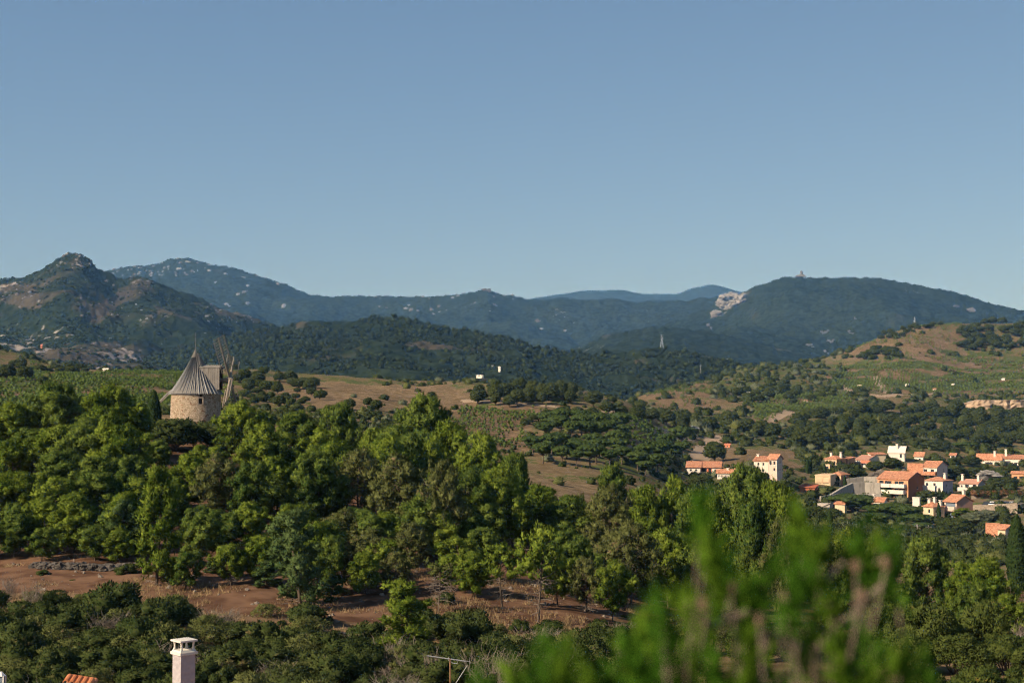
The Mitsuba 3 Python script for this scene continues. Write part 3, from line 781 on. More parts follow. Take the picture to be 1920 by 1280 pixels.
# ---------------------------------------------------------------- scrub in front of the wood
SCRUB = """
215,1085,78,52,1,bush_0,dark bush|round dark bush standing highest at the left of the red path
140,1130,74,50,1,bush_1,dark bush|dark bush left of the round bush beside the red path
265,1150,70,46,1,bush_2,dark bush|dark bush right below the round bush
60,1120,80,40,1,bush_2,dark bush|dark bush beside the pale bare shrub at the left
20,1150,74,40,1,bush_0,dark bush|dark bush low at the left edge
330,1140,80,36,1,grey_bush,dry bush|brownish bush in the slope below the clearing
350,1125,82,26,1,bush_1,dark bush|small dark bush under the clearing's rim
400,1165,74,44,1,grey_bush,dry bush|straw coloured bush right of the chimney top
455,1190,70,40,1,bush_2,dark bush|green bush between the chimney and the front pine
420,1225,64,44,1,grey_bush,dry bush|olive brown bush beside the chimney shaft
300,1215,63,46,1,bush_0,dark bush|green bush just left of the chimney
230,1205,63,46,1,bush_1,dark bush|green bush left of the bush by the chimney
130,1215,64,46,1,bush_2,dark bush|green bush above the orange roof tiles
70,1190,66,34,1,leafy_0,bright shrub|bright upright shrub near the lower left corner
25,1230,62,40,1,grey_bush,dry bush|brown bush in the lower left corner
585,1180,74,46,1,bush_1,dark bush|dark bush at the foot of the blue green pine
540,1210,68,40,1,bush_0,dark bush|dark bush left below the blue green pine
620,1215,66,50,1,bush_2,dark bush|wide dark bush below the front pine
690,1160,78,36,1,bush_0,dark bush|dark bush left of the young lone pine
680,1235,64,40,1,grey_bush,dry bush|reddish brown bush low between the dark bushes
870,1170,80,42,1,bush_2,dark bush|dark bush right of the young lone pine, under the red earth
930,1165,82,24,1,grey_bush,dry bush|small grey bush on the rim of the red earth
975,1160,84,18,1,bush_1,dark bush|small upright bush on the sunlit red earth
1135,1170,82,30,1,bush_0,dark bush|bright edged bush at the right end of the red earth
1110,1205,74,34,1,bush_2,dark bush|dark bush behind the blurred leaf tuft
920,1215,66,40,1,grey_bush,dry bush|brown bush behind the television aerial
860,1240,62,36,1,bush_1,dark bush|dark bush under the television aerial
760,1200,68,34,1,grey_bush,dry bush|brown bush at the foot of the young lone pine
1040,1230,64,44,1,bush_0,dark bush|bush half covered by blurred leaves
1180,1215,70,40,1,grey_bush,dry bush|bush behind the left side of the blurred shrub
500,1130,84,26,1,grey_bush,dry bush|tuft of brown scrub on the clearing's lower rim
180,1245,60,40,1,grey_bush,dry bush|yellowish bush right of the roof tiles
100,1165,70,34,1,grey_bush,dry bush|brown scrub bush between dark bushes on the left
530,1245,60,46,1,bush_1,dark bush|dark bush low right of the chimney
470,1250,58,40,1,grey_bush,dry bush|tangled brown bush beside the chimney, right
"""
for line in SCRUB.strip().splitlines():
    spec, text = line.split('|')
    px, top, D, r, _, proto, cat = spec.split(',')
    D = float(D)
    x, y, zt = P(float(px), float(top), D)
    z = float(ground(x, y))
    h = min(max(zt - z, .9), 3.4)
    plant(proto, cat.replace(' ', '_'), x, y, h, float(r) * 1.15 * D / FOCAL, text, cat.split()[-1], None, z)
for px, top, D, r, proto, text in [(62, 1085, 84, 24, 'bare_b', 'pale bare shrub on the dry grass at the left'), (810, 1215, 62, 20, 'bare_a', 'leafless shrub left of the television aerial'), (950, 1240, 56, 22, 'bare_a', 'leafless shrub below the reddish slope'),
                                   (1172, 1190, 62, 24, 'bare_b', 'pale leafless shrub behind the blurred leaves'), (1905, 1110, 90, 26, 'bare_b', 'grey leafless shrub under the big cypress'), (1905, 1160, 76, 34, 'bare_b', 'tangle of grey twigs at the right edge'), (20, 1075, 88, 24, 'bare_b', 'bare shrub near the left end of the red path')]:
    grow(proto, 'bare_shrub', px, top, D, r, text, 'shrub', None, .8)
LEAFY = """
1745,1125,66,60|upper left part of the yellowing thicket in the lower right corner
1840,1120,68,56|yellowing bush at the top of the lower right thicket
1700,1180,60,56|yellowing bush at the left side of the lower right thicket
1800,1180,60,60|yellowing bush in the middle of the lower right thicket
1890,1185,60,54|yellowing bush at the right edge of the lower right thicket
1740,1245,52,56|yellowing bush low at the left of the corner thicket
1830,1240,52,60|yellowing bush low in the middle of the corner thicket
1910,1245,52,50|yellowing bush in the lower right corner itself
1660,1130,76,44|leafy bush behind the right side of the blurred shrub
1600,1180,66,50|leafy bush showing through the blurred twigs
1520,1170,70,50|leafy bush behind the middle of the blurred shrub
1420,1150,76,50|leafy bush behind the left half of the blurred shrub
1330,1130,82,50|leafy bush below the shaded pine behind the blurred shrub
1260,1180,72,46|leafy bush behind the left edge of the blurred shrub
"""
for i, line in enumerate(LEAFY.strip().splitlines()):
    spec, text = line.split('|')
    px, top, D, r = map(float, spec.split(','))
    grow(f'leafy_{i % 2}', 'leafy_bush', px, top, D, r * 1.1, text, 'bush', None, 1.5)
for i in range(90):                              # low scrub between them, by place
    px, D = rng.uniform(-20, 1100), rng.uniform(57, 86)
    if D > 79 and 250 < px < 1000:
        continue
    x, y, _ = P(px, 1200, D)
    proto = ['bush_0', 'grey_bush', 'bush_1', 'bush_2', 'bare_a', 'bush_0', 'grey_bush'][i % 7]
    plant(proto, 'low_scrub', x, y, .6 + .7 * rng.random(), .6 + .6 * rng.random(), 'low tangle of scrub on the slope in front of the pine wood', 'scrub', 'low scrub in front of the wood')


# tangled undergrowth and dry grass in front of the wood
g = np.random.default_rng(44)
M_ = 2600
px, D = g.uniform(-40, 1290, M_), g.uniform(55, 101, M_)
x = (px - 960) / FOCAL * D
cl = meshkit.fbm(np.stack([x, D, 0 * x], -1) / 5.5, 3, 14)
edge = np.interp(px, [-40, 120, 250, 330, 480, 560, 700, 850, 1000, 1130, 1290], [80, 80, 79, 79, 79, 84, 80, 81, 79, 84, 100])
chance = np.where(D < edge, np.where(cl > .46, .8, .20), np.where(D > 93, .14, .05))
m = g.random(M_) < chance
sel = np.argwhere(m)[:, 0][:400]
for i, k in enumerate(sel):
    r = (.35 + 1.15 * g.random() ** 1.7) * (.55 if D[k] > edge[k] else 1)
    h = r * g.uniform(.75, 1.5)
    proto = ['bush_0', 'bush_1', 'bush_2', 'grey_bush', 'bush_0', 'grey_bush', 'bare_b', 'bush_1', 'bush_2'][int(g.integers(9))]
    H, R = PROTO[proto]
    scene[f'undergrowth__{i + 1:03d}'] = {'type': 'instance', 'shapes': {'type': 'ref', 'id': 'kind_of_' + proto}, 'to_world': T().translate([float(x[k]), float(D[k]), float(ground(x[k], D[k])) - .12]).rotate([0, 0, 1], float(g.random() * 360)).scale([r / R, r / R, h / H])}
labels['undergrowth'] = {'label': 'tangled dark and straw coloured undergrowth on the slope in front of the wood', 'category': 'undergrowth', 'kind': 'stuff'}
M_ = 15000
px, D = g.uniform(-60, 1330, M_), g.uniform(54, 104, M_)
x = (px - 960) / FOCAL * D
cl = meshkit.fbm(np.stack([x, D, 0 * x], -1) / 4.0, 3, 15)
m = (cl > .42 + .12 * (D > 88)) & (g.random(M_) < .9)
q = np.stack([x, D, ground(x, D)], -1)[m]
L = Leafy(45)
for _ in range(7):
    o = q + g.normal(size=q.shape) * [.10, .10, 0]
    L.leaves(o, unit(g.normal(size=q.shape) * [.45, .45, .2] + [0, 0, 1]), g.uniform(.14, .42, len(q)), .035, g.normal(size=q.shape) * .5 + [0, 0, .8])
scene['dry_blades'] = {'type': 'principledthin', 'base_color': proc(lambda p, n, uv: mix([.17, .115, .062], [.36, .27, .155], noise(p.x * 2.3, p.y * 2.3, p.z * 2.3))), 'roughness': .7, 'diff_trans': .4, 'spec_trans': 0.0, 'eta': 1.3}
scene['dry_grass'] = L.ply('dry_blades')
labels['dry_grass'] = {'label': 'dry straw coloured grass tufts on the red earth and the bank', 'category': 'grass', 'kind': 'stuff'}

sp = g.random(900) < 2
px, D = g.uniform(-40, 1200, 900), g.uniform(60, 104, 900)
x = (px - 960) / FOCAL * D
q = np.stack([x, D, ground(x, D)], -1)
V, F = [], []
for i in range(900):
    v, f = ICO[1].vertices, ICO[1].faces
    V.append(v * g.uniform(.6, 1.3, 3) * (.03 + .16 * g.random() ** 4) * (1 + .15 * g.normal(size=(len(v), 1))) + q[i]); F.append(np.asarray(f) + i * len(v))
scene['loose_stones'] = mikit.ply((np.vstack(V), np.vstack(F)), 'loose_stone')
scene['loose_stone'] = {'type': 'diffuse', 'reflectance': proc(lambda p, n, uv: mix([.13, .105, .085], [.30, .26, .22], noise(p.x * 3, p.y * 3, p.z * 3)))}
labels['loose_stones'] = {'label': 'loose stones strewn over the red earth', 'category': 'stones', 'kind': 'stuff'}

# ---------------------------------------------------------------- woods, scrub and vines farther off
def light_bush(name, seed, bsdf, level, leaves, leaf, wide, flat=.8, lump=.5):
    L = Leafy(seed)
    L.core([0, 0, flat * .55], np.array([1, 1, flat]) * .74, lump, level, seed)
    d = unit(L.rng.normal(size=(leaves, 3)) + [0, 0, .5])
    L.leaves(d * [.7, .7, .7 * flat] + [0, 0, flat * .55], unit(d + [0, 0, .3] + L.rng.normal(size=(leaves, 3)) * .4), leaf, wide, d + L.rng.normal(size=(leaves, 3)) * .3)
    scene['kind_of_' + name] = {'type': 'shapegroup', 'plant': L.ply(bsdf)}
    LIGHT[name] = L.arrays()


LIGHT = {}
for i in range(3):
    light_bush(f'far_oak_{i}', 200 + i, 'oak_leaves', 1, 130, .44, .30)
    light_bush(f'far_shrub_{i}', 210 + i, 'shrub_leaves', 1, 84, .52, .26)
    light_bush(f'forest_{i}', 220 + i, 'forest_leaves', 1, 26, .5, .45, .95)
light_bush('far_olive', 230, 'olive_leaves', 1, 90, .5, .2)
light_bush('far_grey', 231, 'grey_pine_needles', 1, 90, .5, .18)
light_bush('far_rust', 232, 'rust_leaves', 1, 46, .5, .25)


def mass(name, label, category, kinds, pts, radii, squash=None, sink=.12):
    """What nobody could count: one kind of growth over a slope, as copies under one name."""
    squash = np.ones(len(pts)) if squash is None else squash
    g = np.random.default_rng(len(pts))
    for i, (p, r) in enumerate(zip(pts, radii)):
        scene[f'{name}__{i + 1:03d}'] = {'type': 'instance', 'shapes': {'type': 'ref', 'id': 'kind_of_' + kinds[int(g.integers(len(kinds)))]},
            'to_world': T().translate([float(p[0]), float(p[1]), float(p[2] - sink * r)]).rotate([0, 0, 1], float(g.random() * 360)).scale([float(r), float(r), float(r * squash[i])])}
    labels[name] = {'label': label, 'category': category, 'kind': 'stuff'}


rng = np.random.default_rng(77)
# the wooded hill
cols, rows = mid_hill.shape[:2]
ci, ri = rng.integers(60, cols - 60, 13500), rng.integers(6, rows - 1, 13500)
pts = mid_hill[ci, ri] + rng.normal(size=(13500, 3)) * [1.2, 1.2, 0]
keep = meshkit.fbm(pts / 60.0, 3, 8) + .25 * rng.random(13500) < .70 - .28 * (BARE['wooded_hill'][ci, ri] > .5)
pts = pts[keep]
mass('forest', 'evergreen oak forest covering the wooded hill in the middle distance', 'forest', ['forest_0', 'forest_1', 'forest_2', 'far_shrub_0'], pts, rng.uniform(1.3, 2.9, len(pts)) * pts[:, 1] / 1300)

# open scrub on the slopes
N = 17000
px, D = rng.uniform(-60, 1990, N), np.exp(rng.uniform(math.log(222), math.log(1180), N))
u = (px - 960) / FOCAL
x, y = u * D, D
z = ground(x, y)
clump = meshkit.fbm(np.stack([x, y, 0 * x], -1) / 34, 3, 4) * .7 + meshkit.fbm(np.stack([x, y, 0 * x], -1) / 9, 2, 6) * .3
right = np.clip((px - 1150) / 250, 0, 1)
chance = np.where(clump > .56 - .13 * right, .75, .06 + .08 * right)
for k, c in (('vineyard', .012), ('dry_field', .03), ('vine_slope', .02), ('vine_strip', .02), ('hill_vines', .03), ('green_plot', .0), ('terraces', .25), ('stubble', .03), ('hill_bare', .12)):
    chance = np.where(inside(Z[k], x, y), c, chance)
for k, c in (('maquis', .95), ('oak_hill', .95)):
    chance = np.where(inside(Z[k], x, y), c, chance)
m = rng.random(N) < chance
r = (.45 + 1.25 * rng.random(N) ** 2) * (1 + .5 * right) * np.clip(D / 420, .8, 1.45)
o = np.stack([x, y, z], -1)
mass('scrub', 'dark and olive scrub dotted over the slopes behind the wood and above the village', 'scrub', ['far_shrub_0', 'far_shrub_1', 'far_shrub_2', 'far_oak_0', 'far_shrub_0', 'far_oak_2', 'far_grey', 'far_oak_1', 'far_olive', 'far_shrub_1', 'far_oak_1'], o[m], r[m], .75 + .3 * rng.random(m.sum()))

# scrub and boulders on the stony peak, nearest part of the mountains
v, f, n = LIGHT['forest_0']


def mountain_grid(key):
    return meshkit.WRITTEN[scene[key]['filename']][0]


def scatter_on(key, count, seed, xr=None, yr=None, thin=False):
    g = np.random.default_rng(seed)
    q = mountain_grid(key)
    ok = (q[:, 1] > 900) & ((BARE[key].ravel() < .5) | (g.random(len(q)) < .5) if thin else True)
    q = q[ok]
    s, t = seen(q)
    ok = np.ones(len(q), bool)
    if xr is not None:
        ok &= (s > xr[0]) & (s < xr[1]) & (t > yr[0]) & (t < yr[1])
    else:
        ok &= (s > -40) & (s < 1960)
    q = q[ok]
    return q[g.integers(0, len(q), count)] if len(q) else q


pts = scatter_on('mountain_004', 7000, 3, thin=True)
pts = pts[meshkit.fbm(pts / 90.0, 4, 19) < .54]
mass('maquis', 'low dark maquis scrub on the flanks of the stony peak', 'scrub', ['forest_0', 'forest_1', 'far_shrub_1', 'far_oak_2'], pts, np.random.default_rng(3).uniform(1.4, 3.2, len(pts)), .7 + 0 * pts[:, 0])


def boulder(seed, rough=.45, level=2):
    s = ICO[level]
    d = np.array(s.vertices)
    w = 1 + rough * (meshkit.fbm(d * 1.7 + seed * 5.3, 3, seed) - .5) * 2.2
    return d * w[:, None] * [1, .8, .85], np.array(s.faces)


scene['pale_rock'] = {'type': 'diffuse', 'reflectance': proc(lambda p, n, uv: mix([.15, .145, .14], [.36, .348, .335], fbm(p.x * .35, p.y * .35, p.z * .6, 4)))}
scene['brown_rock'] = {'type': 'diffuse', 'reflectance': proc(lambda p, n, uv: mix([.085, .075, .064], [.20, .175, .15], fbm(p.x * .4, p.y * .4, p.z * .7, 4)))}
for i in range(4):
    scene[f'kind_of_boulder_{i}'] = {'type': 'shapegroup', 'stone': mikit.ply(boulder(i + 1), 'brown_rock' if i % 2 else 'pale_rock')}
bp, br = [], []
for k, (xr, yr, cnt, lo, hi) in enumerate([((-20, 78), (538, 578), 50, 1, 3.4), ((150, 290), (520, 600), 50, .8, 3), ((385, 480), (568, 605), 30, 1, 3.4), ((90, 170), (474, 500), 24, 1.5, 4), ((100, 420), (610, 660), 30, .6, 1.6), ((180, 330), (560, 640), 30, .7, 2)]):
    q = scatter_on('mountain_004', cnt, 50 + k, xr, yr)
    bp.append(q); br.append(np.random.default_rng(k).uniform(lo, hi, len(q)))
mass('boulders', 'bare grey and tan boulders breaking through the scrub of the stony peak', 'rocks', [f'boulder_{i}' for i in range(4)], np.vstack(bp), np.concatenate(br), None, .3)
bp, br = [], []
for k, (xr, yr, cnt, lo, hi) in enumerate([((205, 400), (483, 520), 70, 3, 8), ((400, 540), (510, 575), 16, 3, 10), ((690, 980), (545, 590), 30, 3, 9), ((1000, 1080), (590, 625), 4, 5, 9)]):
    q = scatter_on('mountain_001', cnt, 70 + k, xr, yr)
    bp.append(q); br.append(np.random.default_rng(k + 9).uniform(lo, hi, len(q)))
mass('crags', 'pale crags scattered over the long main ridge', 'rocks', [f'boulder_{i}' for i in range(4)], np.vstack(bp), np.concatenate(br), None, .3)

# rows of vines
VP = []
for i in range(4):
    g = np.random.default_rng(300 + i)
    d = unit(g.normal(size=(13, 3)) + [0, 0, .4])
    b = d * [.42, .42, .3] * (.3 + .5 * g.random((13, 1))) + [0, 0, .45]
    L = Leafy(300 + i)
    L.leaves(b, unit(d + [0, 0, .3]), .55, .5, d + [0, 0, .6])
    VP.append(L.arrays())


def vines(name, label, zone_key, angle, row, gap, missing, size, seed):
    g = np.random.default_rng(seed)
    z_ = Z[zone_key]
    a, b, c, d = z_.bounds
    ys = np.exp([b, d])
    xs = np.array([a, c]) / 3.2 * ys[1]
    xs[0] = min(xs[0], a / 3.2 * ys[0]); xs[1] = max(xs[1], c / 3.2 * ys[0])
    ctr, ext = np.array([xs.mean(), ys.mean()]), max(np.ptp(xs), np.ptp(ys)) * .75
    ii, jj = np.meshgrid(np.arange(-ext, ext, row), np.arange(-ext, ext, gap), indexing='ij')
    ca, sa = math.cos(angle), math.sin(angle)
    q = np.stack([ctr[0] + jj * ca - ii * sa, ctr[1] + jj * sa + ii * ca], -1).reshape(-1, 2) + g.normal(size=(ii.size, 2)) * [.18, .18]
    q = q[inside(z_, q[:, 0], q[:, 1])]
    bare = meshkit.fbm(np.c_[q, 0 * q[:, 0]] / 22, 3, seed)
    q = q[(g.random(len(q)) > missing) & (bare + .3 * (g.random(len(q)) - .5) < .58 - .10 * (missing > .3))]
    zq, V, F, Nn, k = ground(q[:, 0], q[:, 1]), [], [], [], 0
    which, s = g.integers(0, 4, len(q)), size * g.uniform(.7, 1.3, len(q))
    for w in range(4):
        o = np.c_[q, zq][which == w]
        v, f, n = VP[w]
        vv = (v[None] * s[which == w][:, None, None] + o[:, None]).reshape(-1, 3)
        V.append(vv); Nn.append(np.tile(n, (len(o), 1)))
        F.append((f[None] + (np.arange(len(o)) * len(v))[:, None, None]).reshape(-1, 3) + k); k += len(vv)
    path = meshkit.write_ply((np.vstack(V), np.vstack(F)), normals=np.vstack(Nn))
    scene[name] = {'type': 'ply', 'filename': path, 'face_normals': False, 'bsdf': {'type': 'ref', 'id': 'hill_vine_leaves' if zone_key in ('hill_vines', 'hill_bare', 'green_plot') else 'vine_leaves'}}
    labels[name] = {'label': label, 'category': 'vineyard', 'kind': 'stuff'}
    return len(q)


vines('vine_rows', 'green vine rows on the slope left of and behind the windmill', 'vineyard', .06, 3.4, 1.1, .12, 1.05, 1)
vines('vine_rows_001', 'thin broken vine rows on the tan slope below the dark copse', 'vine_slope', .5, 2.4, 1.7, .24, 1.15, 2)
vines('vine_rows_002', 'vine rows between the umbrella pines and the track', 'vine_strip', -.2, 2.4, 1.5, .2, 1.1, 3)
vines('vine_rows_003', 'vine rows across the big hill on the right', 'hill_vines', .10, 5.6, 2.2, .12, 1.9, 4)
vines('vine_rows_004', 'flat vine plot in the valley above the village', 'green_plot', .3, 3.2, 2.0, .1, 1.5, 5)
vines('vine_rows_005', 'thin vines on the terraces in the side valley', 'terraces', .1, 6.0, 2.2, .45, 1.2, 6)
vines('vine_rows_006', 'rows of vines on the bare shoulder of the big hill', 'hill_bare', .3, 4.5, 2.4, .35, 1.5, 7)


# ---------------------------------------------------------------- trees one can tell apart
def on(px, py, dmin):
    return hit(px, py, dmin)


def cluster(kinds, name, region, count, lo, hi, tall, dmin, label, category, grp, seed, dmax=1e9):
    """Trees standing close together: region is the photo's outline of their feet."""
    g = np.random.default_rng(seed)
    poly = shapely.Polygon(region)
    a, b, c, d = poly.bounds
    n, tries, put = 0, 0, []
    while n < count and tries < count * 40:
        tries += 1
        q = (g.uniform(a, c), g.uniform(b, d))
        if not poly.contains(shapely.Point(q)):
            continue
        rp = g.uniform(lo, hi)
        if any(abs(q[0] - e[0]) < (rp + e[2]) * .55 and abs(q[1] - e[1]) < (rp + e[2]) * .18 for e in put):
            continue
        put.append((*q, rp))
        o = on(*q, dmin)
        if o[1] > dmax:
            continue
        r = rp * o[1] / FOCAL
        where = [', rear', ', front'][q[1] > (b + d) / 2] + [' left', ' middle', ' right'][min(int(3 * (q[0] - a) / (c - a)), 2)]
        plant(kinds[int(g.integers(len(kinds)))], name, o[0], o[1], r * tall * g.uniform(.85, 1.2), r, label + where, category, grp, o[2])
        n += 1


OAK, UMB = ['oak_0', 'oak_1', 'oak_2'], ['umbrella_0', 'umbrella_1']
cluster(OAK, 'holm_oak', [(893, 742), (1000, 738), (1075, 742), (1068, 758), (960, 764), (890, 758)], 30, 10, 17, 2.0, 300, 'dark holm oak in the copse that crowns the dry brown hill', 'oak tree', 'oaks of the copse on the dry hill', 1)
cluster(OAK + ['carob'], 'holm_oak', [(440, 712), (500, 700), (585, 720), (610, 745), (560, 765), (460, 760)], 34, 7, 15, 1.5, 240, 'dark scrubby oak on the slope right behind the windmill', 'oak tree', 'oaks behind the windmill', 2)
cluster(OAK + ['carob'], 'scrub_oak', [(985, 790), (1040, 772), (1110, 776), (1120, 795), (1060, 806), (990, 812)], 22, 8, 13, 1.5, 280, 'olive brown scrub oak between the copse and the umbrella pines', 'oak tree', 'scrub oaks below the copse', 3)
cluster(UMB, 'umbrella_pine', [(1012, 812), (1090, 806), (1165, 812), (1172, 832), (1090, 832), (1020, 828)], 17, 17, 24, 1.9, 250, 'umbrella pine in the upper row of the green clump on the slope', 'umbrella pine', 'umbrella pines, upper row', 4)
cluster(UMB, 'umbrella_pine', [(990, 850), (1090, 846), (1175, 846), (1180, 872), (1110, 880), (1010, 872)], 17, 18, 25, 1.8, 240, 'umbrella pine in the lower row of the green clump on the slope', 'umbrella pine', 'umbrella pines, lower row', 5)
cluster(UMB, 'umbrella_pine', [(1190, 880), (1240, 850), (1285, 838), (1290, 860), (1240, 885), (1200, 900)], 11, 16, 24, 1.7, 240, 'umbrella pine on the bank between the clump and the pink house', 'umbrella pine', 'umbrella pines by the track', 6)
cluster(OAK + ['carob'], 'slope_tree', [(1470, 800), (1560, 778), (1700, 772), (1920, 785), (1925, 835), (1760, 838), (1620, 832), (1500, 838)], 80, 10, 18, 1.6, 420, 'dark leafy tree on the wooded slope just above the village', 'tree', 'trees above the village', 7)
cluster(OAK, 'holm_oak', [(1805, 618), (1860, 605), (1925, 603), (1925, 652), (1850, 660), (1800, 655)], 46, 6, 11, 1.5, 700, 'dark oak on the wooded top of the big hill at the right', 'oak tree', 'oaks on top of the big hill', 8)
cluster(OAK, 'holm_oak', [(1640, 634), (1700, 616), (1755, 604), (1800, 604), (1760, 612), (1700, 628), (1650, 645)], 24, 4, 7, 1.5, 700, 'dark oak along the skyline of the big hill', 'oak tree', 'oaks on the hill skyline', 9)
cluster(OAK + ['carob'], 'holm_oak', [(1600, 672), (1640, 655), (1680, 662), (1690, 674), (1640, 680)], 16, 6, 10, 1.4, 600, 'dark oak in the thicket on the near flank of the big hill', 'oak tree', 'oaks on the hill flank', 10)
cluster(OAK, 'holm_oak', [(1380, 742), (1500, 735), (1560, 742), (1560, 755), (1480, 760), (1400, 758)], 16, 7, 12, 1.4, 420, 'dark round oak in the hollow below the maquis ridge', 'oak tree', 'oaks in the hollow', 11)
cluster(OAK, 'holm_oak', [(-10, 690), (60, 685), (180, 700), (100, 704), (0, 702)], 12, 8, 14, 1.3, 300, 'dark oak on the far rim of the left vineyard', 'oak tree', 'oaks on the vineyard rim', 12)
ROW = """
1112,762,15|first and largest oak in the line along the upper track
1140,776,12|second oak in the line along the upper track
1165,782,11|third oak in the line along the upper track
1196,788,13|oak in the middle of the line along the upper track
1222,792,14|rounded green oak right of the middle of the track line
1250,797,15|rounded green oak before the last in the track line
1278,802,14|last oak at the right end of the line along the upper track
1330,806,13|round tree above the bend of the pale lane
1368,800,16|round tree right of the bend of the pale lane
1400,812,15|left tree of the four along the green plot
1428,818,16|second of the four trees along the green plot
1450,822,15|third of the four trees along the green plot
1478,826,13|right tree of the four along the green plot
1506,838,20|large round tree on the right of the stubble field
1535,842,20|large round tree beside the one right of the stubble field
1340,866,19|round dark tree on the bare ground behind the pink house
1316,838,6|small round tree at the fork of the pale lane
1331,838,5|smaller round tree at the fork of the pale lane
690,762,9|dark oak alone on the slope left of the highest pine
706,768,10|dark oak beside the lone one left of the highest pine
655,768,11|grey green oak low on the brown slope
12,712,15|clipped looking dark bush at the left of the vineyard
47,713,14|second clipped looking dark bush in the vineyard
80,722,9|low bush right of the two clipped ones in the vineyard
984,800,8|small dark tree at the foot of the vine slope
"""
for i, line in enumerate(ROW.strip().splitlines()):
    spec, text = line.split('|')
    px, py, rp = map(float, spec.split(','))
    o = on(px, py, 230)
    r = rp * 1.15 * o[1] / FOCAL
    plant((OAK + ['carob'])[i % 4], 'lone_tree', o[0], o[1], r * 1.75, r, text, 'tree', None, o[2])
VILLAGE = """
1599,946,380,42,U|broad umbrella pine with the densest round head, below the retaining wall
1650,958,375,30,U|umbrella pine behind the round headed one, left of the apartment block's foot
1676,958,372,32,U|umbrella pine under the apartment block
1700,962,368,30,U|umbrella pine between the apartment block and the yellow house
1640,975,360,30,U|low umbrella pine in front of the village clump
1722,975,360,26,U|umbrella pine beside the yellow house
1810,952,372,24,P|dark pointed pine covering the corner of the pink brown house
1868,905,455,20,O|dark tree on the bank above the car park
1890,902,455,18,O|dark tree beside the orange house at the right edge
1830,918,440,16,O|green bush right of the white house with two chimneys
1850,914,440,16,O|clipped green tree above the reddish hedge
1742,920,415,24,O|dark tree covering the foot of the white villa
1715,832,545,26,O|very dark tree in front of the upper white house
1750,840,540,32,O|large black green tree between the two upper white houses
1806,838,545,20,U|flat topped umbrella pine above the village
1822,856,500,18,O|tree below the flat topped umbrella pine
1790,878,470,22,O|dark tree between the pink terrace houses and the long cream house
1830,884,470,20,O|dark tree under the long cream house
1860,877,480,13,O|tree right in front of the long cream house
1898,869,480,13,O|dark tree before the cream house at the right edge
1640,872,470,16,C|green carob below the white house with the awning
1668,868,480,22,C|spreading carob between the white houses
1585,874,460,16,O|dark tree beside the upper orange house
1600,880,455,14,C|carob right of the lower orange house
1556,834,560,22,O|large round dark tree behind the upper orange house
1605,834,560,24,O|tree behind the white house with the awning
1640,830,570,28,U|broad umbrella pine behind the white houses
1548,920,415,18,C|bush in front of the lower orange house
1520,880,460,20,O|olive green tree left of the two orange houses
1498,885,455,16,O|dark tree beside the pair of thin cypresses
1316,897,355,20,O|dark tree covering the right part of the pink house
1375,900,350,17,O|dark tree in front of the low white annex
1430,905,345,18,O|dark tree under the cream house
1790,985,345,30,C|grey green carob below the pink brown house
1850,960,375,22,V|grey olive tree under the car park wall
1830,965,365,26,V|large grey olive tree left of the car park wall
1885,962,372,10,O|small round tree at the right of the car park wall
1868,1005,330,17,O|dark bush in front of the small red roofed house
1760,1010,325,44,C|broad olive brown shrubbery below the yellow house
1810,1020,318,36,C|broad shrubbery left of the small red roofed house
1850,1035,300,34,V|grey green tree below the small red roofed house
1885,1030,300,26,V|grey green tree between the small house and the cypress
1730,985,345,18,U|small round umbrella pine by the two poles
1690,995,335,24,C|green shrub under the umbrella pines
1640,1010,320,30,C|green shrubbery behind the blurred twig tips
1580,985,340,26,C|olive shrub left of the umbrella pines
1560,965,355,22,C|green shrub under the concrete garage
1530,960,360,24,C|green shrub behind the tallest blurred twig
1880,1075,240,36,V|grey shrub mass behind the tall cypress
1830,1065,260,30,C|olive shrub on the bare bank above the bright pines
1700,1020,290,28,C|olive shrub above the bright puffy pine
1640,1040,280,34,C|olive shrub behind the blurred shrub's top
1560,1030,290,36,C|green shrub seen between the blurred twigs
"""
KIND = {'U': UMB, 'P': ['young_pine_0'], 'O': OAK, 'C': ['carob'], 'V': ['olive_tree']}
for i, line in enumerate(VILLAGE.strip().splitlines()):
    spec, text = line.split('|')
    px, top, D, rp, kind = spec.split(',')
    D, kind = float(D), KIND[kind]
    x, y, zt = P(float(px), float(top), D)
    z = float(ground(x, y))
    r = float(rp) * 1.08 * D / FOCAL
    plant(kind[i % len(kind)], 'garden_tree', x, y, min(max(zt - z, r * 1.1), r * 3.2), r, text, 'tree', None, min(z, zt - r * .6) if zt - z < r * 3.2 else zt - r * 3.0)
for px, top, D, text in [(1514, 857, 450, 'left one of a pair of thin dark cypresses beside the orange houses'), (1519, 855, 452, 'right one of a pair of thin dark cypresses beside the orange houses'), (1584, 889, 418, 'thin cypress in front of the lower orange house'),
                         (1760, 941, 372, 'thin cypress at the corner of the yellow house'), (1857, 894, 455, 'small cypress in the garden above the car park'), (1546, 868, 445, 'thin cypress by the turret of the orange house'), (1556, 955, 330, 'dark cypress under the broad umbrella pine')]:
    grow('cypress_a', 'cypress', px, top, D, 4.2 if 'thin' in text else 6, text, 'cypress', None, 3)
for i in range(26):
    g = np.random.default_rng(900 + i)
    px, py = 1826 + i * 3.9, 921 + 2.5 * g.random()
    o = P(px, py + 3, 432)
    scene[f'hedge__{i + 1:03d}'] = {'type': 'instance', 'shapes': {'type': 'ref', 'id': 'kind_of_' + ['far_rust', 'far_rust', 'far_shrub_1'][i % 3]}, 'to_world': T().translate([float(o[0]), float(o[1]), float(o[2] - .6)]).rotate([0, 0, 1], i * 77).scale([1.3, 1.3, 1.25])}
labels['hedge'] = {'label': 'rust red hedge along the top of the car park wall', 'category': 'hedge', 'kind': 'stuff'}

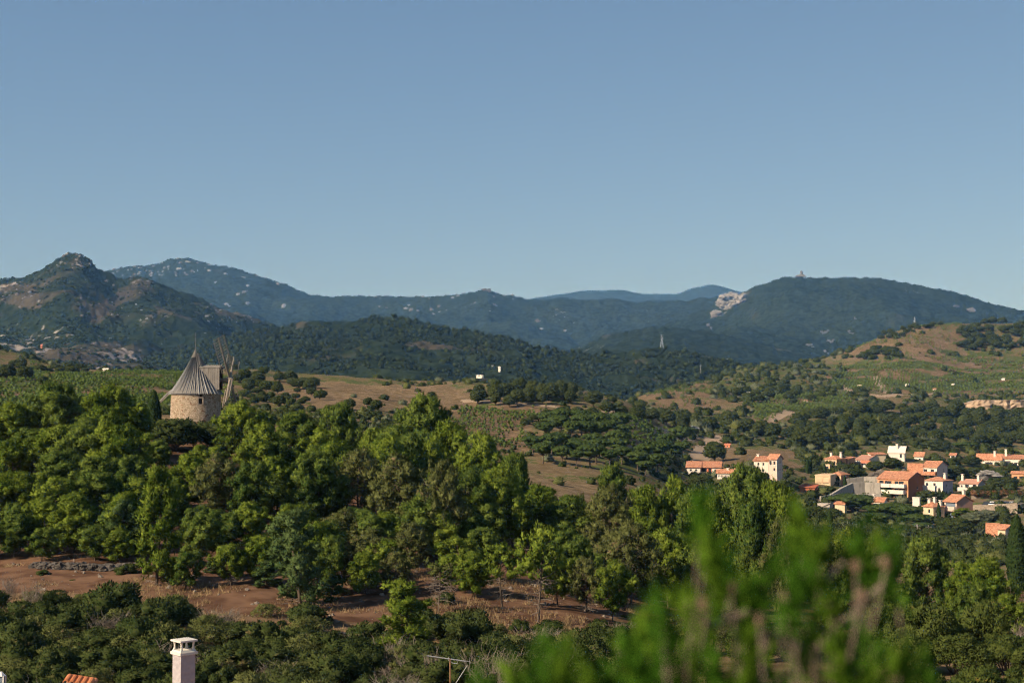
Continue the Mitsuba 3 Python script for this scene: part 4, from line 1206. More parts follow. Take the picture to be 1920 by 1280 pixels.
# ---------------------------------------------------------------- what the buildings are made of
def plaster(name, c, grain=.12, stain=.0):
    c = np.array(c)
    lo, hi, st = [(c * (1 - grain)).tolist(), np.minimum(c * (1 + grain * .4), .9).tolist(), (c * .45).tolist()]

    def colour(p, n, uv):
        a = fbm(p.x * 1.3, p.y * 1.3, p.z * 1.3, 4)
        b = noise(p.x * 11, p.y * 11, p.z * 11)
        k = smoothstep(.5, .72, fbm(p.x * 1.9, p.y * 1.9, p.z * .35, 3)) * stain
        return mix(mix(lo, hi, a * .7 + b * .3), st, k)
    scene[name] = {'type': 'diffuse', 'reflectance': proc(colour)}


for name, c in dict(white=(.68, .625, .56), cream=(.72, .65, .55), orange=(.58, .31, .18), amber=(.64, .47, .31), terracotta=(.36, .135, .065), pink=(.62, .48, .41), brownpink=(.42, .235, .175), yellow=(.63, .52, .36),
                    coral=(.55, .21, .13), grey=(.42, .38, .34), red=(.40, .13, .075), mauve=(.47, .40, .42)).items():
    plaster(f'plaster_{name}', c, .10, .0)
plaster('concrete', (.36, .335, .30), .22, .55)
plaster('chimney_render', (.42, .395, .41), .16, .25)
plaster('pale_mortar', (.66, .64, .58), .12, .25)


def tile_colour(p, n, uv):
    a = cell_n(p)
    b = fbm(p.x * .8, p.y * .8, p.z * .8, 3)
    return mix(mix([.33, .145, .085], [.54, .275, .175], a), [.42, .27, .19], smoothstep(.55, .75, b) * .5)


def cell_n(p):
    return mikit.cell_rand(p.x * 2.6, p.y * 2.6, p.z * 3.1)


scene['roof_tiles'] = {'type': 'diffuse', 'reflectance': proc(tile_colour)}
scene['window_glass'] = {'type': 'principled', 'base_color': {'type': 'rgb', 'value': [.035, .042, .05]}, 'roughness': .12, 'specular': .6}
scene['dark_wood'] = {'type': 'diffuse', 'reflectance': proc(lambda p, n, uv: mix([.05, .038, .028], [.11, .085, .065], fbm(p.x * 3, p.y * 3, p.z * 3, 3)))}
scene['white_paint'] = {'type': 'diffuse', 'reflectance': {'type': 'rgb', 'value': [.74, .73, .70]}}
scene['blue_shutter'] = {'type': 'diffuse', 'reflectance': {'type': 'rgb', 'value': [.16, .20, .25]}}
scene['galvanized'] = {'type': 'principled', 'base_color': {'type': 'rgb', 'value': [.42, .43, .44]}, 'roughness': .5, 'metallic': .6}


def cube(x0, x1, y0, y1, z0, z1):
    return m3.Manifold.cube([x1 - x0, y1 - y0, z1 - z0]).translate([x0, y0, z0])


def hull(pts):
    return m3.Manifold.hull_points([tuple(map(float, p)) for p in pts])


def part(key, mesh, bsdf, frame=None, smooth=False):
    k = key
    n = 0
    while k in scene:
        n += 1
        k = f'{key}_{n:03d}'
    s = mikit.ply(mesh, bsdf, smooth=smooth)
    if frame is not None:
        s['to_world'] = frame
    scene[k] = s
    return k


ON_LAND = ('awning_house', 'gable_house', 'small_house', 'red_house', 'porch', 'garage', 'cream_row', 'orange_house', 'turret', 'chimney_house')


def house(name, label, L, C, R, eave, base, D, roof, rise, front, side=None, yaw=26, win=(), swin=(), depth=9.0, chimneys=(), balconies=(), over=.35, tiles='roof_tiles', glass='window_glass', category='house', foot=2.5):
    """L, C, R: the columns of the facade's far corner, of the near corner and of the side wall's end. Metres from there on."""
    key = numbered(name)
    rise = rise * (.62 if roof in ('gable', 'hip', 'shed') else 1)
    a = math.radians(yaw)
    if name in ON_LAND:                          # stand it where the land meets its foot
        ds = np.linspace(.72 * D, 1.12 * D, 120)
        tx, tz = ray(C, base - 3)
        D = float(ds[np.argmin(np.abs(ground(tx * ds, ds) - tz * ds))])
    k = D / FOCAL
    w = max((C - L) * k / math.cos(a), 2)
    d = (R - C) * k / math.sin(a) if R > C and yaw > 3 else depth
    h = (base - eave) * k
    o = P(C, base, D)
    frame = T().translate([float(o[0]), float(o[1]), float(o[2])]).rotate([0, 0, 1], -yaw - math.degrees(math.atan((C - 960) / FOCAL)))
    body = cube(-w, 0, 0, d, -foot, h)
    cut = []
    if roof == 'gable':                          # ridge along the facade
        body += hull([(-w, 0, h - .01), (0, 0, h - .01), (-w, d, h - .01), (0, d, h - .01), (-w, d / 2, h + rise), (0, d / 2, h + rise)])
    elif roof == 'front':                        # ridge runs back from the facade
        body += hull([(-w, 0, h - .01), (0, 0, h - .01), (-w, d, h - .01), (0, d, h - .01), (-w / 2, 0, h + rise), (-w / 2, d, h + rise)])
    elif roof == 'shed':
        body += hull([(-w, 0, h - .01), (0, 0, h - .01), (-w, d, h - .01), (0, d, h - .01), (-w, d, h + rise), (0, d, h + rise)])
    elif roof == 'lean':                         # the slope runs down along the facade from left to right
        body += hull([(-w, 0, h - .01), (0, 0, h - .01), (-w, d, h - .01), (0, d, h - .01), (-w, 0, h + rise), (-w, d, h + rise)])
    labels[key] = {'label': label, 'category': category}
    panes = []
    for x0, x1, z0, z1 in win:                   # shares of the facade's width and height
        q = (-w + x0 * w, -w + x1 * w, z0 * h, z1 * h)
        cut.append(cube(q[0], q[1], -.1, .28, q[2], q[3]))
        panes.append((cube(q[0] + .003, q[1] - .003, .2, .26, q[2] + .003, q[3] - .003), cube(q[0] - .08, q[1] + .08, -.06, .03, q[2] - .12, q[2] - .004)))
    for y0, y1, z0, z1 in swin:
        q = (y0 * d, y1 * d, z0 * h, z1 * h)
        cut.append(cube(-.28, .1, q[0], q[1], q[2], q[3]))
        panes.append((cube(-.26, -.2, q[0] + .003, q[1] - .003, q[2] + .003, q[3] - .003), cube(-.03, .06, q[0] - .08, q[1] + .08, q[2] - .12, q[2] - .004)))
    for c in cut:
        body -= c
    if side:                                     # the side wall is another colour: a coat of plaster 3 cm thick
        coat = cube(.0, .03, -.0, d, -foot, h)
        if roof == 'gable':
            coat += hull([(0, 0, h - .01), (.03, 0, h - .01), (0, d, h - .01), (.03, d, h - .01), (0, d / 2, h + rise - .02), (.03, d / 2, h + rise - .02)])
        if roof == 'shed':
            coat += hull([(0, 0, h - .01), (.03, 0, h - .01), (0, d, h - .01), (.03, d, h - .01), (0, d, h + rise - .02), (.03, d, h + rise - .02)])
        for c in cut:
            coat -= c
        part(f'{key}__side_wall', coat, side, frame)
    part(f'{key}__wall', body, front, frame)
    for p_, s_ in panes:
        wk = part(f'{key}__window', p_, glass, frame)
        scene[f'{wk}__sill'] = {**mikit.ply(s_, 'white_paint'), 'to_world': frame}
    t = .2
    e = over
    if roof == 'gable':
        m = rise / (d / 2)
        for s in (0, 1):
            y0, y1 = (-e, d / 2) if s == 0 else (d / 2, d + e)
            z0, z1 = (h - e * m, h + rise) if s == 0 else (h + rise, h - e * m)
            part(f'{key}__roof', hull([(x, y, z + q) for x in (-w - e, e) for y, z in ((y0, z0), (y1, z1)) for q in (.01, t)]), tiles, frame)
        part(f'{key}__ridge', hull([(x, d / 2 + y, h + rise + t + z) for x in (-w - e, e) for y, z in ((-.16, -.06), (.16, -.06), (0, .12))]), tiles, frame)
    elif roof == 'front':
        m = rise / (w / 2)
        for s in (0, 1):
            x0, x1 = (-w - e, -w / 2) if s == 0 else (-w / 2, e)
            z0, z1 = (h - e * m, h + rise) if s == 0 else (h + rise, h - e * m)
            part(f'{key}__roof', hull([(x, y, z + q) for y in (-e, d + e) for x, z in ((x0, z0), (x1, z1)) for q in (.01, t)]), tiles, frame)
    elif roof == 'hip':
        r = min(w, d) / 2 * .85
        lo = [(x, y, h + q) for x in (-w - e, e) for y in (-e, d + e) for q in (.01, .14)]
        hi = [(-w + r, d / 2, h + rise), (-r, d / 2, h + rise)] if w >= d else [(-w / 2, r, h + rise), (-w / 2, d - r, h + rise)]
        part(f'{key}__roof', hull(lo + hi), tiles, frame)
    elif roof == 'shed':
        m = rise / d
        part(f'{key}__roof', hull([(x, y, z + q) for x in (-w - e, e) for y, z in ((-e, h - e * m), (d + e, h + rise + e * m)) for q in (.01, t)]), tiles, frame)
    elif roof == 'lean':
        m = rise / w
        part(f'{key}__roof', hull([(x, y, z + q) for y in (-e, d + e) for x, z in ((-w - e, h + rise + e * m), (e, h - e * m)) for q in (.01, t)]), tiles, frame)
    elif roof == 'flat':
        part(f'{key}__parapet', cube(-w - .1, .1, -.1, d + .1, h, h + max(rise, .3)), front, frame)
    for cx, cy, cz in chimneys:
        ck = part(f'{key}__chimney', cube(-w + cx * w - .35, -w + cx * w + .35, cy * d - .3, cy * d + .3, h, h + cz), 'plaster_cream', frame)
        scene[f'{ck}__cap'] = {**mikit.ply(cube(-w + cx * w - .45, -w + cx * w + .45, cy * d - .4, cy * d + .4, h + cz + .25, h + cz + .37) + cube(-w + cx * w - .2, -w + cx * w + .2, cy * d - .2, cy * d + .2, h + cz, h + cz + .26), 'plaster_white'), 'to_world': frame}
    for x0, x1, z0, out, mat in balconies:
        q = (-w + x0 * w, -w + x1 * w, z0 * h)
        b = cube(q[0], q[1], -out, -.002, q[2] - .2, q[2]) + cube(q[0], q[1], -out, -out + .14, q[2] - .2, q[2] + .95) + cube(q[0], q[0] + .12, -out, -.002, q[2], q[2] + .95) + cube(q[1] - .12, q[1], -out, -.002, q[2], q[2] + .95)
        part(f'{key}__balcony', b, mat, frame)
    return key, frame, D, w, h


def rows_of(n, floors, lo=.08, hi=.92, wide=.5, tall=.45, base=.3):
    out = []
    for f in range(floors):
        for i in range(n):
            c = lo + (hi - lo) * (i + .5) / n
            hw = (hi - lo) / n * wide / 2
            z = (f + base) / floors
            out.append((c - hw, c + hw, z, z + tall / floors))
    return out


W, CR, OR = 'plaster_white', 'plaster_cream', 'plaster_orange'
house('long_house', 'white left bay of the long two storey house behind the wood', 1288, 1313, 1313, 876, 896, 402, 'gable', 2.0, W, None, 2, rows_of(2, 2, .1, .9, .4, .36, .3), depth=9)
house('long_house', 'coral recessed middle bay of the long two storey house behind the wood', 1313.3, 1335, 1335, 876, 896, 402.6, 'gable', 2.0, 'plaster_coral', None, 2, [(.1, .55, .55, .95), (.1, .55, .05, .42), (.7, .92, .5, .9)], depth=8.4)
house('long_house', 'white right bay of the long two storey house, with one wide window', 1335.3, 1351, 1351, 876, 896, 402, 'gable', 2.0, W, None, 2, [(.3, .85, .45, .82), (.1, .3, .1, .35), (.6, .8, .1, .35)], depth=9)
house('annex', 'low white annex with small dark windows below the long house', 1345, 1377, 1378, 886, 901, 385, 'gable', 1.0, W, None, 4, rows_of(7, 1, .05, .6, .5, .25, .45), depth=7, chimneys=[(.6, .5, .9)])
house('annex', 'lower pink annex at the right end of the white one', 1377.5, 1393, 1393, 884, 901, 388, 'gable', .8, 'plaster_pink', None, 4, [(.3, .6, .3, .6)], depth=6)
house('cream_house', 'cream two storey house with grey shutters left of the village', 1414, 1440, 1440, 864, 887, 398, 'gable', 1.4, CR, None, 10, rows_of(2, 2, .15, .85, .38, .42, .28), depth=9, chimneys=[(.08, .5, 1.4)])
house('cream_house', 'taller right half of the cream two storey house', 1440.5, 1457, 1467, 860, 887, 396, 'gable', 1.7, 'plaster_pink', None, 32, [(.15, .4, .55, .85), (.6, .82, .6, .82), (.6, .8, .15, .36)], rows_of(2, 2, .2, .8, .3, .3, .3), chimneys=[])
house('orange_house', 'upper orange house with a hipped roof on the left of the village', 1547, 1569, 1586, 861, 885, 470, 'hip', 1.9, 'plaster_amber', OR, 34, [(.1, .3, .58, .86), (.42, .58, .58, .86), (.72, .88, .58, .86)], [(.42, .6, .5, .9), (.1, .25, .5, .75)], chimneys=[(.25, .4, 1.7), (.9, .6, 1.9)])
house('orange_house', 'lower wing behind the upper orange house', 1585, 1590, 1603, 861, 882, 474, 'shed', .9, OR, None, 34, [], [(.2, .4, .5, .75), (.6, .75, .5, .7)])
house('turret', 'small orange turret with an arched dark opening before the upper orange house', 1549, 1556, 1560, 872, 888, 452, 'flat', .3, 'plaster_amber', OR, 30, [(.25, .75, .4, .85)], [(.3, .7, .5, .8)], category='turret')
house('orange_house', 'lower orange house with two rows of deep loggias', 1529, 1557, 1557, 892, 914, 436, 'flat', .2, 'plaster_amber', None, 14, [(.08, .44, .55, .92), (.52, .9, .55, .92), (.08, .44, .06, .42), (.52, .9, .06, .42)], depth=10, glass='plaster_yellow', balconies=[(.06, .46, .5, .25, 'plaster_amber'), (.5, .92, .5, .25, 'plaster_amber')])
house('orange_house', 'lower orange house, right part with tall dark windows under a hipped roof', 1557.5, 1577, 1592, 891, 914, 433, 'hip', 1.8, 'plaster_amber', 'plaster_orange', 30, [(.1, .22, .1, .85), (.35, .85, .55, .92), (.35, .55, .05, .42), (.62, .85, .05, .42)], [(.3, .5, .5, .8)])
_, _, AW, _, _ = house('awning_house', 'white house with an orange awning and a tall parapet', 1605, 1628, 1640, 862, 880, 482, 'shed', 2.0, W, 'plaster_yellow', 30, [(.12, .2, .62, .9), (.24, .32, .62, .9), (.45, .8, .45, .75), (.15, .25, .1, .45)], [(.25, .6, .3, .8)], tiles='plaster_brownpink')
a_ = P(1620, 864, AW)
part('awning_house__awning', hull([(a_[0] - 1.6, a_[1] - 2.6, a_[2] - .6), (a_[0] + 1.6, a_[1] - 3.0, a_[2] - .6), (a_[0] - 1.6, a_[1] - 1.2, a_[2] + .3), (a_[0] + 1.6, a_[1] - 1.8, a_[2] + .3), (a_[0] + 1.6, a_[1] - 1.8, a_[2] + .25)]), 'plaster_coral')
house('gable_house', 'pale wing with a sloping roof edge right of the awning house', 1628, 1633, 1660, 852, 878, 492, 'lean', .4, W, 'plaster_yellow', 62, [], [(.12, .25, .25, .65), (.45, .58, .1, .45), (.7, .82, .1, .45)])
house('gable_house', 'bright white house with a single sloping roof among the upper trees', 1667, 1696, 1698, 848, 868, 548, 'shed', 2.6, W, None, 12, [(.72, .84, .5, .85)], depth=9, chimneys=[(.5, .6, 2.6)], tiles='plaster_white')
house('small_house', 'little house with an orange roof right of the dark tree by the white house', 1715, 1731, 1733, 855, 866, 538, 'shed', 1.7, W, None, 14, [(.5, .72, .2, .6)], depth=7)
house('apartment_block', 'big block of flats with white balconies and a terracotta side wall', 1647, 1703, 1733, 899, 937, 420, 'gable', 3.0, OR, 'plaster_terracotta', 27,
      [(.06, .2, .64, .9), (.24, .46, .64, .9), (.56, .68, .64, .9), (.7, .86, .64, .9), (.06, .2, .36, .56), (.24, .46, .36, .56), (.56, .68, .36, .56), (.7, .88, .36, .56), (.06, .2, .04, .28), (.3, .46, .04, .28), (.56, .7, .04, .28), (.78, .92, .04, .28)],
      [(.52, .62, .5, .62), (.5, .6, .2, .34)], balconies=[(-.02, .48, .62, 1.5, 'plaster_white'), (.5, .95, .62, 1.5, 'plaster_white'), (-.04, .93, .32, 1.7, 'plaster_white')], foot=5, glass='window_glass')
house('terrace_house', 'pink terraced house, left one, with a two step orange roof', 1704, 1729, 1729.5, 880, 903, 463, 'gable', 2.6, 'plaster_coral', None, 24, [(.15, .35, .62, .86), (.6, .8, .62, .86), (.1, .3, .06, .4), (.4, .55, .06, .4), (.68, .9, .06, .4)], depth=11, balconies=[(-.02, 1.0, .5, 1.3, 'roof_tiles')])
house('terrace_house', 'pink terraced house, right one, with a bare grey pink side wall', 1730, 1757, 1776, 876, 903, 460, 'gable', 2.6, CR, 'plaster_pink', 24, [(.12, .34, .62, .86), (.58, .8, .62, .86), (.1, .36, .06, .4), (.46, .8, .06, .4)], [(.62, .72, .62, .84), (.4, .55, .04, .3)], balconies=[(-.02, 1.0, .5, 1.3, 'roof_tiles')])
house('white_villa', 'white villa with a hipped orange roof and a broad terrace', 1734, 1768, 1786, 902, 928, 432, 'hip', 1.9, W, 'plaster_mauve', 28, [(.1, .22, .56, .84), (.5, .62, .56, .84), (.75, .87, .2, .5)], [(.3, .45, .55, .75), (.3, .4, .1, .3)], chimneys=[(.85, .5, 1.9)])
house('terrace', 'white flat roofed terrace storey in front of the white villa', 1723, 1753, 1756, 914, 931, 424, 'flat', .5, W, 'plaster_mauve', 28, [(.15, .3, .2, .7), (.5, .65, .2, .7)], category='terrace')
house('chimney_house', 'white house with two tall chimneys and three dark ground floor openings', 1801, 1834, 1846, 907, 930, 437, 'gable', 1.7, W, 'plaster_grey', 24, [(.06, .16, .56, .86), (.3, .5, .5, .92), (.72, .9, .5, .92), (.04, .26, .04, .36), (.38, .6, .04, .36), (.7, .94, .04, .36)], [], chimneys=[(.06, .3, 2.4), (.92, .3, 2.3)], balconies=[(-.03, .8, .44, 1.2, 'plaster_white')], tiles='plaster_brownpink')
house('yellow_house', 'small yellow house with a gabled orange roof and three chimney pots', 1732, 1750, 1770, 951, 972, 374, 'hip', 2.1, 'plaster_yellow', 'plaster_amber', 42, [(.5, .68, .5, .8)], [(.2, .35, .5, .75)], chimneys=[(.3, .3, 1.8), (.6, .5, 2.2), (.95, .7, 1.4)])
house('brown_house', 'pink brown house with a recessed white balcony window', 1772, 1794, 1823, 941, 976, 375, 'gable', 2.4, 'plaster_pink', 'plaster_brownpink', 44, [(.12, .9, .62, .95), (.3, .75, .12, .42)], [], chimneys=[(.8, .6, 2.7)], balconies=[(-.03, 1.0, .55, .9, 'plaster_pink')], glass='blue_shutter')
house('cream_row', 'long cream house with an orange roof at the upper right of the village', 1834, 1878, 1879, 860, 876, 520, 'gable', 2.4, CR, None, 6, [(.1, .2, .2, .5), (.34, .64, .1, .6), (.72, .8, .3, .6)], depth=10, chimneys=[(.72, .3, 2.4)])
house('cream_row', 'cream house with a flat wall above its roof at the right edge', 1879, 1945, 1945, 861, 878, 512, 'shed', 1.8, CR, None, 8, [(.12, .2, .2, .6), (.38, .46, .1, .6), (.55, .65, .2, .6)], depth=8, chimneys=[(.1, .6, 3.0)])
house('orange_house', 'small bright orange house at the right edge of the village', 1899, 1935, 1936, 888, 902, 446, 'shed', .8, 'plaster_orange', None, 8, [(.1, .28, .1, .6), (.38, .7, .1, .65)], depth=7)
house('red_roof_house', 'small cream house with a two part red roof, lowest on the right', 1852, 1872, 1872.5, 990, 1006, 322, 'gable', 1.3, 'plaster_yellow', None, 20, [(.3, .45, .3, .6)], depth=8)
house('red_roof_house', 'right half of the small house with the two part red roof', 1872, 1885, 1900, 992, 1008, 318, 'gable', 1.1, 'plaster_yellow', 'plaster_grey', 38, [], [(.4, .55, .3, .6)])
house('red_house', 'red house half hidden at the left end of the village', 1500, 1528, 1534, 914, 934, 425, 'shed', .8, 'plaster_red', None, 16, [(.7, .85, .4, .75), (.3, .42, .4, .75)], depth=8, tiles='plaster_red')
house('low_house', 'low house with orange roofs behind the round umbrella pine', 1612, 1634, 1634.5, 941, 950, 396, 'gable', 1.3, 'plaster_cream', None, 20, [], depth=8)
house('low_house', 'right half of the low house with orange roofs behind the umbrella pine', 1635, 1657, 1664, 940, 950, 394, 'gable', 1.3, 'plaster_cream', None, 20, [], chimneys=[(.05, .4, 1.5)])
house('low_house', 'piece of orange roof and cream wall left of the round umbrella pine', 1566, 1584, 1588, 944, 966, 376, 'shed', 1.5, 'plaster_yellow', None, 24, [(.2, .4, .2, .5)])
house('porch', 'tiny tiled shelter on a white post under the flat topped umbrella pine', 1783, 1792, 1793, 853, 862, 530, 'shed', .7, W, None, 10, [(.2, .8, .05, .8)], depth=3, category='shelter')
house('white_block', 'small white block at the foot of the terracotta wall', 1713, 1724, 1726, 934, 951, 405, 'flat', .3, W, None, 20, [], depth=4, category='shed')

# the retaining walls, the garage and the car park
def wall_along(name, label, pts, thick, bsdf, category='wall', wav=.0):
    q = np.array([P(a, b, c) for a, b, c, _ in pts])
    hs = np.array([hh for *_, hh in pts], float)
    parts = []
    for i in range(len(q) - 1):
        a, b = q[i], q[i + 1]
        nrm = unit(np.array([-(b - a)[1], (b - a)[0], 0])) * thick
        parts.append(hull([p + s * nrm + [0, 0, t] for p, hh in ((a, hs[i]), (b, hs[i + 1])) for s in (0, 1) for t in (-3.5, hh)]))
    m = parts[0]
    for p in parts[1:]:
        m += p
    key = numbered(name)
    scene[key] = mikit.ply(m, bsdf)
    labels[key] = {'label': label, 'category': category}
    return key


wall_along('retaining_wall', 'tall streaked concrete retaining wall left of the block of flats', [(1560, 929, 405, .4), (1582, 925, 412, 1.8), (1600, 922, 415, 2.6), (1622, 921, 416, 2.7), (1650, 922, 414, 2.6)], .8, 'concrete')
wall_along('retaining_wall', 'upper terrace wall above the concrete retaining wall', [(1588, 905, 432, 1.2), (1620, 903, 434, 1.6), (1652, 903, 432, 1.6)], .6, 'concrete')
wall_along('retaining_wall', 'concrete wall with a pale foot, below the streaked retaining wall', [(1540, 938, 396, 1.2), (1570, 934, 400, 1.1), (1600, 931, 403, .9), (1652, 931, 402, .8)], .6, 'concrete')
scene['wall_stone'] = {'type': 'diffuse', 'reflectance': proc(lambda p, n, uv: mix([.20, .165, .13], [.42, .35, .28], mikit.cell_rand(p.x * 1.7 + p.z * .3, p.y * 1.7, p.z * 2.6) * .6 + fbm(p.x * 3, p.y * 3, p.z * 3, 3) * .4))}
wall_along('stone_wall', 'long tan stone wall holding up the car park', [(1822, 964, 398, 2.6), (1850, 964, 397, 2.6), (1907, 966, 394, 3.4)], .7, 'wall_stone')
wall_along('stone_wall', 'tan stone wall behind the parked cars', [(1822, 944, 432, 2.4), (1868, 943, 432, 2.4), (1935, 946, 430, 2.2)], .6, 'wall_stone')
wall_along('stone_wall', 'stone return wall beyond the end of the car park', [(1908, 966, 394, 3.0), (1935, 956, 420, 2.4)], .7, 'wall_stone')
house('garage', 'concrete garage with a dark opening below the umbrella pines', 1533, 1556, 1562, 944, 965, 386, 'lean', -1.5, 'plaster_grey', None, 22, [(.45, .95, .02, .5)], depth=6, tiles='concrete', category='garage')
deck = hull([P(1822, 950, 399) + [0, 0, 0], P(1935, 950, 395.5), P(1822, 944.5, 431.5), P(1935, 944.5, 430)] + [P(1822, 950, 399) - [0, 0, 3], P(1935, 950, 395.5) - [0, 0, 3], P(1822, 944.5, 431.5) - [0, 0, 3], P(1935, 944.5, 430) - [0, 0, 3]])
scene['car_park'] = mikit.ply(deck, 'concrete')
labels['car_park'] = {'label': 'level paved car park between two stone walls', 'category': 'pavement', 'kind': 'structure'}


def car(label, px, D, paint, yaw, base=949):
    key = numbered('parked_car')
    o = P(px, base, D)
    fr = T().translate([float(o[0]), float(o[1]), float(o[2])]).rotate([0, 0, 1], yaw)
    lower = hull([(x, y, z) for x in (-2.05, 2.05) for y in (-.82, .82) for z in (.32, .62)] + [(x, y, z) for x in (-1.9, 1.75) for y in (-.76, .76) for z in (.22, .84)])
    part(f'{key}__body', lower, paint, fr)
    part(f'{key}__cabin', hull([(x, y, .80) for x in (-1.35, 1.15) for y in (-.74, .74)] + [(x, y, 1.30) for x in (-.75, .75) for y in (-.58, .58)]), 'window_glass', fr)
    part(f'{key}__roof', hull([(x, y, z) for x in (-.78, .74) for y in (-.6, .6) for z in (1.302, 1.40)]), paint, fr)
    for x in (-1.25, 1.25):
        for y in (-.78, .78):
            part(f'{key}__wheel', m3.Manifold.cylinder(.2, .31, .31, 18, True).rotate([90, 0, 0]).translate([x, y, .31]), 'tyre', fr)
    labels[key] = {'label': label, 'category': 'car', 'group': 'cars on the car park'}


scene['tyre'] = {'type': 'diffuse', 'reflectance': {'type': 'rgb', 'value': [.03, .03, .03]}}
for nm, c in dict(car_dark=(.02, .022, .026), car_white=(.72, .72, .72), car_blue=(.05, .09, .16), car_silver=(.4, .42, .44)).items():
    scene[nm] = {'type': 'principled', 'base_color': {'type': 'rgb', 'value': list(c)}, 'roughness': .25, 'clearcoat': .8, 'specular': .5}
for px, c, t in [(1849, 'car_dark', 'dark car at the left end of the car park'), (1861, 'car_white', 'white car second from the left on the car park'), (1876, 'car_dark', 'black car in the middle of the car park'), (1886, 'car_blue', 'blue car right of the middle on the car park'), (1896, 'car_silver', 'silver car third from the right on the car park'), (1915, 'car_dark', 'dark car at the right end of the car park')]:
    car(t, px, 414, c, 62 if c != 'car_blue' else 8)
o = hit(1301, 806, 300)
scene_cars = car('small pale car on the track above the umbrella pines', 1301, o[1], 'car_silver', 20, 805)

# rocks near the village, the quarry face and the big outcrops on the mountain
def outcrop(name, label, px, py, wpx, hpx, D, seed, bsdf='pale_rock', category='rock', blocks=7):
    key = numbered(name)
    g = np.random.default_rng(seed)
    k = D / FOCAL
    o = P(px, py, D)
    for i in range(blocks):
        v, f = boulder(seed * 11 + i, .75, 3)
        s = np.array([wpx * .8, wpx * .8, hpx]) * k * (.20 + .26 * g.random())
        c = o + np.array([(g.random() - .5) * wpx * k * 1.1, (g.random() - .2) * wpx * k * .4, (g.random() - .5) * hpx * k])
        part(f'{key}__boulder', (v * s + c, f), bsdf)
    labels[key] = {'label': label, 'category': category}


outcrop('rocky_bank', 'brown rock face beside the upper terrace wall in the village', 1650, 892, 30, 16, 447, 3, 'brown_rock', 'rock')
outcrop('rocky_bank', 'pale rocky bank above the garden at the right of the village', 1850, 892, 34, 14, 462, 4, 'pale_rock', 'rock', 9)
outcrop('rocky_bank', 'small pale rock beside the white house with the awning', 1688, 884, 16, 8, 455, 5, 'brown_rock', 'rock', 4)


def slope_depth(key, px, py, dmin=900):
    q = mountain_grid(key)
    sx = q[:, 0] / q[:, 1] * FOCAL * CP + 960
    sy = 640 - FOCAL * (q[:, 2] / q[:, 1] * CP - SP) / (CP + q[:, 2] / q[:, 1] * SP)
    e = (sx - px) ** 2 + (sy - py) ** 2 + 1e9 * (q[:, 1] < dmin)
    near = np.argsort(e)[:6]
    return float(q[near, 1].min())


for px, py, w, h, t, n in [(1388, 560, 26, 18, 'uppermost block of the great pale cliff on the left shoulder of the tower mountain', 8), (1368, 573, 28, 22, 'broad middle of the great pale cliff on the tower mountain', 10), (1352, 588, 24, 12, 'lowest part of the great pale cliff on the tower mountain', 7),
                           (1328, 612, 12, 12, 'lone pale crag below the great cliff', 4), (1817, 582, 18, 14, 'pale pointed crag on the right flank of the tower mountain', 6), (1792, 575, 14, 6, 'row of small crags beside the pointed crag', 4), (1558, 640, 14, 9, 'pale outcrop in the middle of the broken rocks above the hill', 5),
                           (1520, 648, 16, 8, 'left outcrop of the broken rocks low on the tower mountain', 5), (1548, 622, 16, 8, 'upper outcrop of the broken rocks low on the tower mountain', 5), (1595, 622, 12, 7, 'right outcrop of the broken rocks low on the tower mountain', 4), (1550, 660, 8, 8, 'lowest outcrop of the broken rocks, near the hill edge', 3), (1600, 597, 10, 5, 'small high outcrop above the broken rocks', 3)]:
    outcrop('rock_outcrop', t, px, py, w * (1.25 if w > 22 else .8), h * (1.2 if w > 22 else .8), slope_depth('mountain_002', px, py) - 4, int(px), 'pale_rock' if w > 22 else 'grey_rock', 'rock', n)
for px, py, w, h, t in [(912, 544, 16, 8, 'stony knob on the crest of the long main ridge'), (1009, 602, 12, 8, 'pale crag alone on the wooded face below the main ridge')]:
    outcrop('rock_outcrop', t, px, py, w * .8, h * .8, slope_depth('mountain_001', px, py) - 4, int(px), 'brown_rock', 'rock', 6)

qf = []
for i, px in enumerate(np.linspace(1782, 1990, 40)):
    o = hit(px, 768, 600)
    qf.append(o)
qf = np.array(qf)
g = np.random.default_rng(8)
levels = np.linspace(0, 1, 7)
hq = 5.2 * np.clip(np.linspace(.2, 3, 40), 0, 1)
QV = np.stack([qf[:, None, 0] + 0 * levels, qf[:, None, 1] + levels * 1.6 + g.normal(size=(40, 7)) * .5, qf[:, None, 2] - .5 + (hq[:, None] + .5) * levels], -1)
QB = QV.copy(); QB[:, :, 1] += 9
k = np.arange(40 * 7).reshape(40, 7)
fq = np.stack([k[:-1, :-1], k[1:, :-1], k[1:, 1:], k[:-1, 1:]], -1).reshape(-1, 4)
top = np.stack([k[:-1, -1], k[1:, -1], k[1:, -1] + 280, k[:-1, -1] + 280], -1)
scene['quarry_face'] = mikit.ply((np.vstack([QV.reshape(-1, 3), QB.reshape(-1, 3)]), np.vstack([fq, top, fq[:, ::-1] + 280])), 'quarry_stone')
scene['quarry_stone'] = {'type': 'diffuse', 'reflectance': proc(lambda p, n, uv: mix([.26, .19, .13], [.46, .36, .26], fbm(p.x * .5, p.y * .5, p.z * .18, 4)))}
labels['quarry_face'] = {'label': 'pale tan cut rock face in the slope at the right', 'category': 'rock face'}

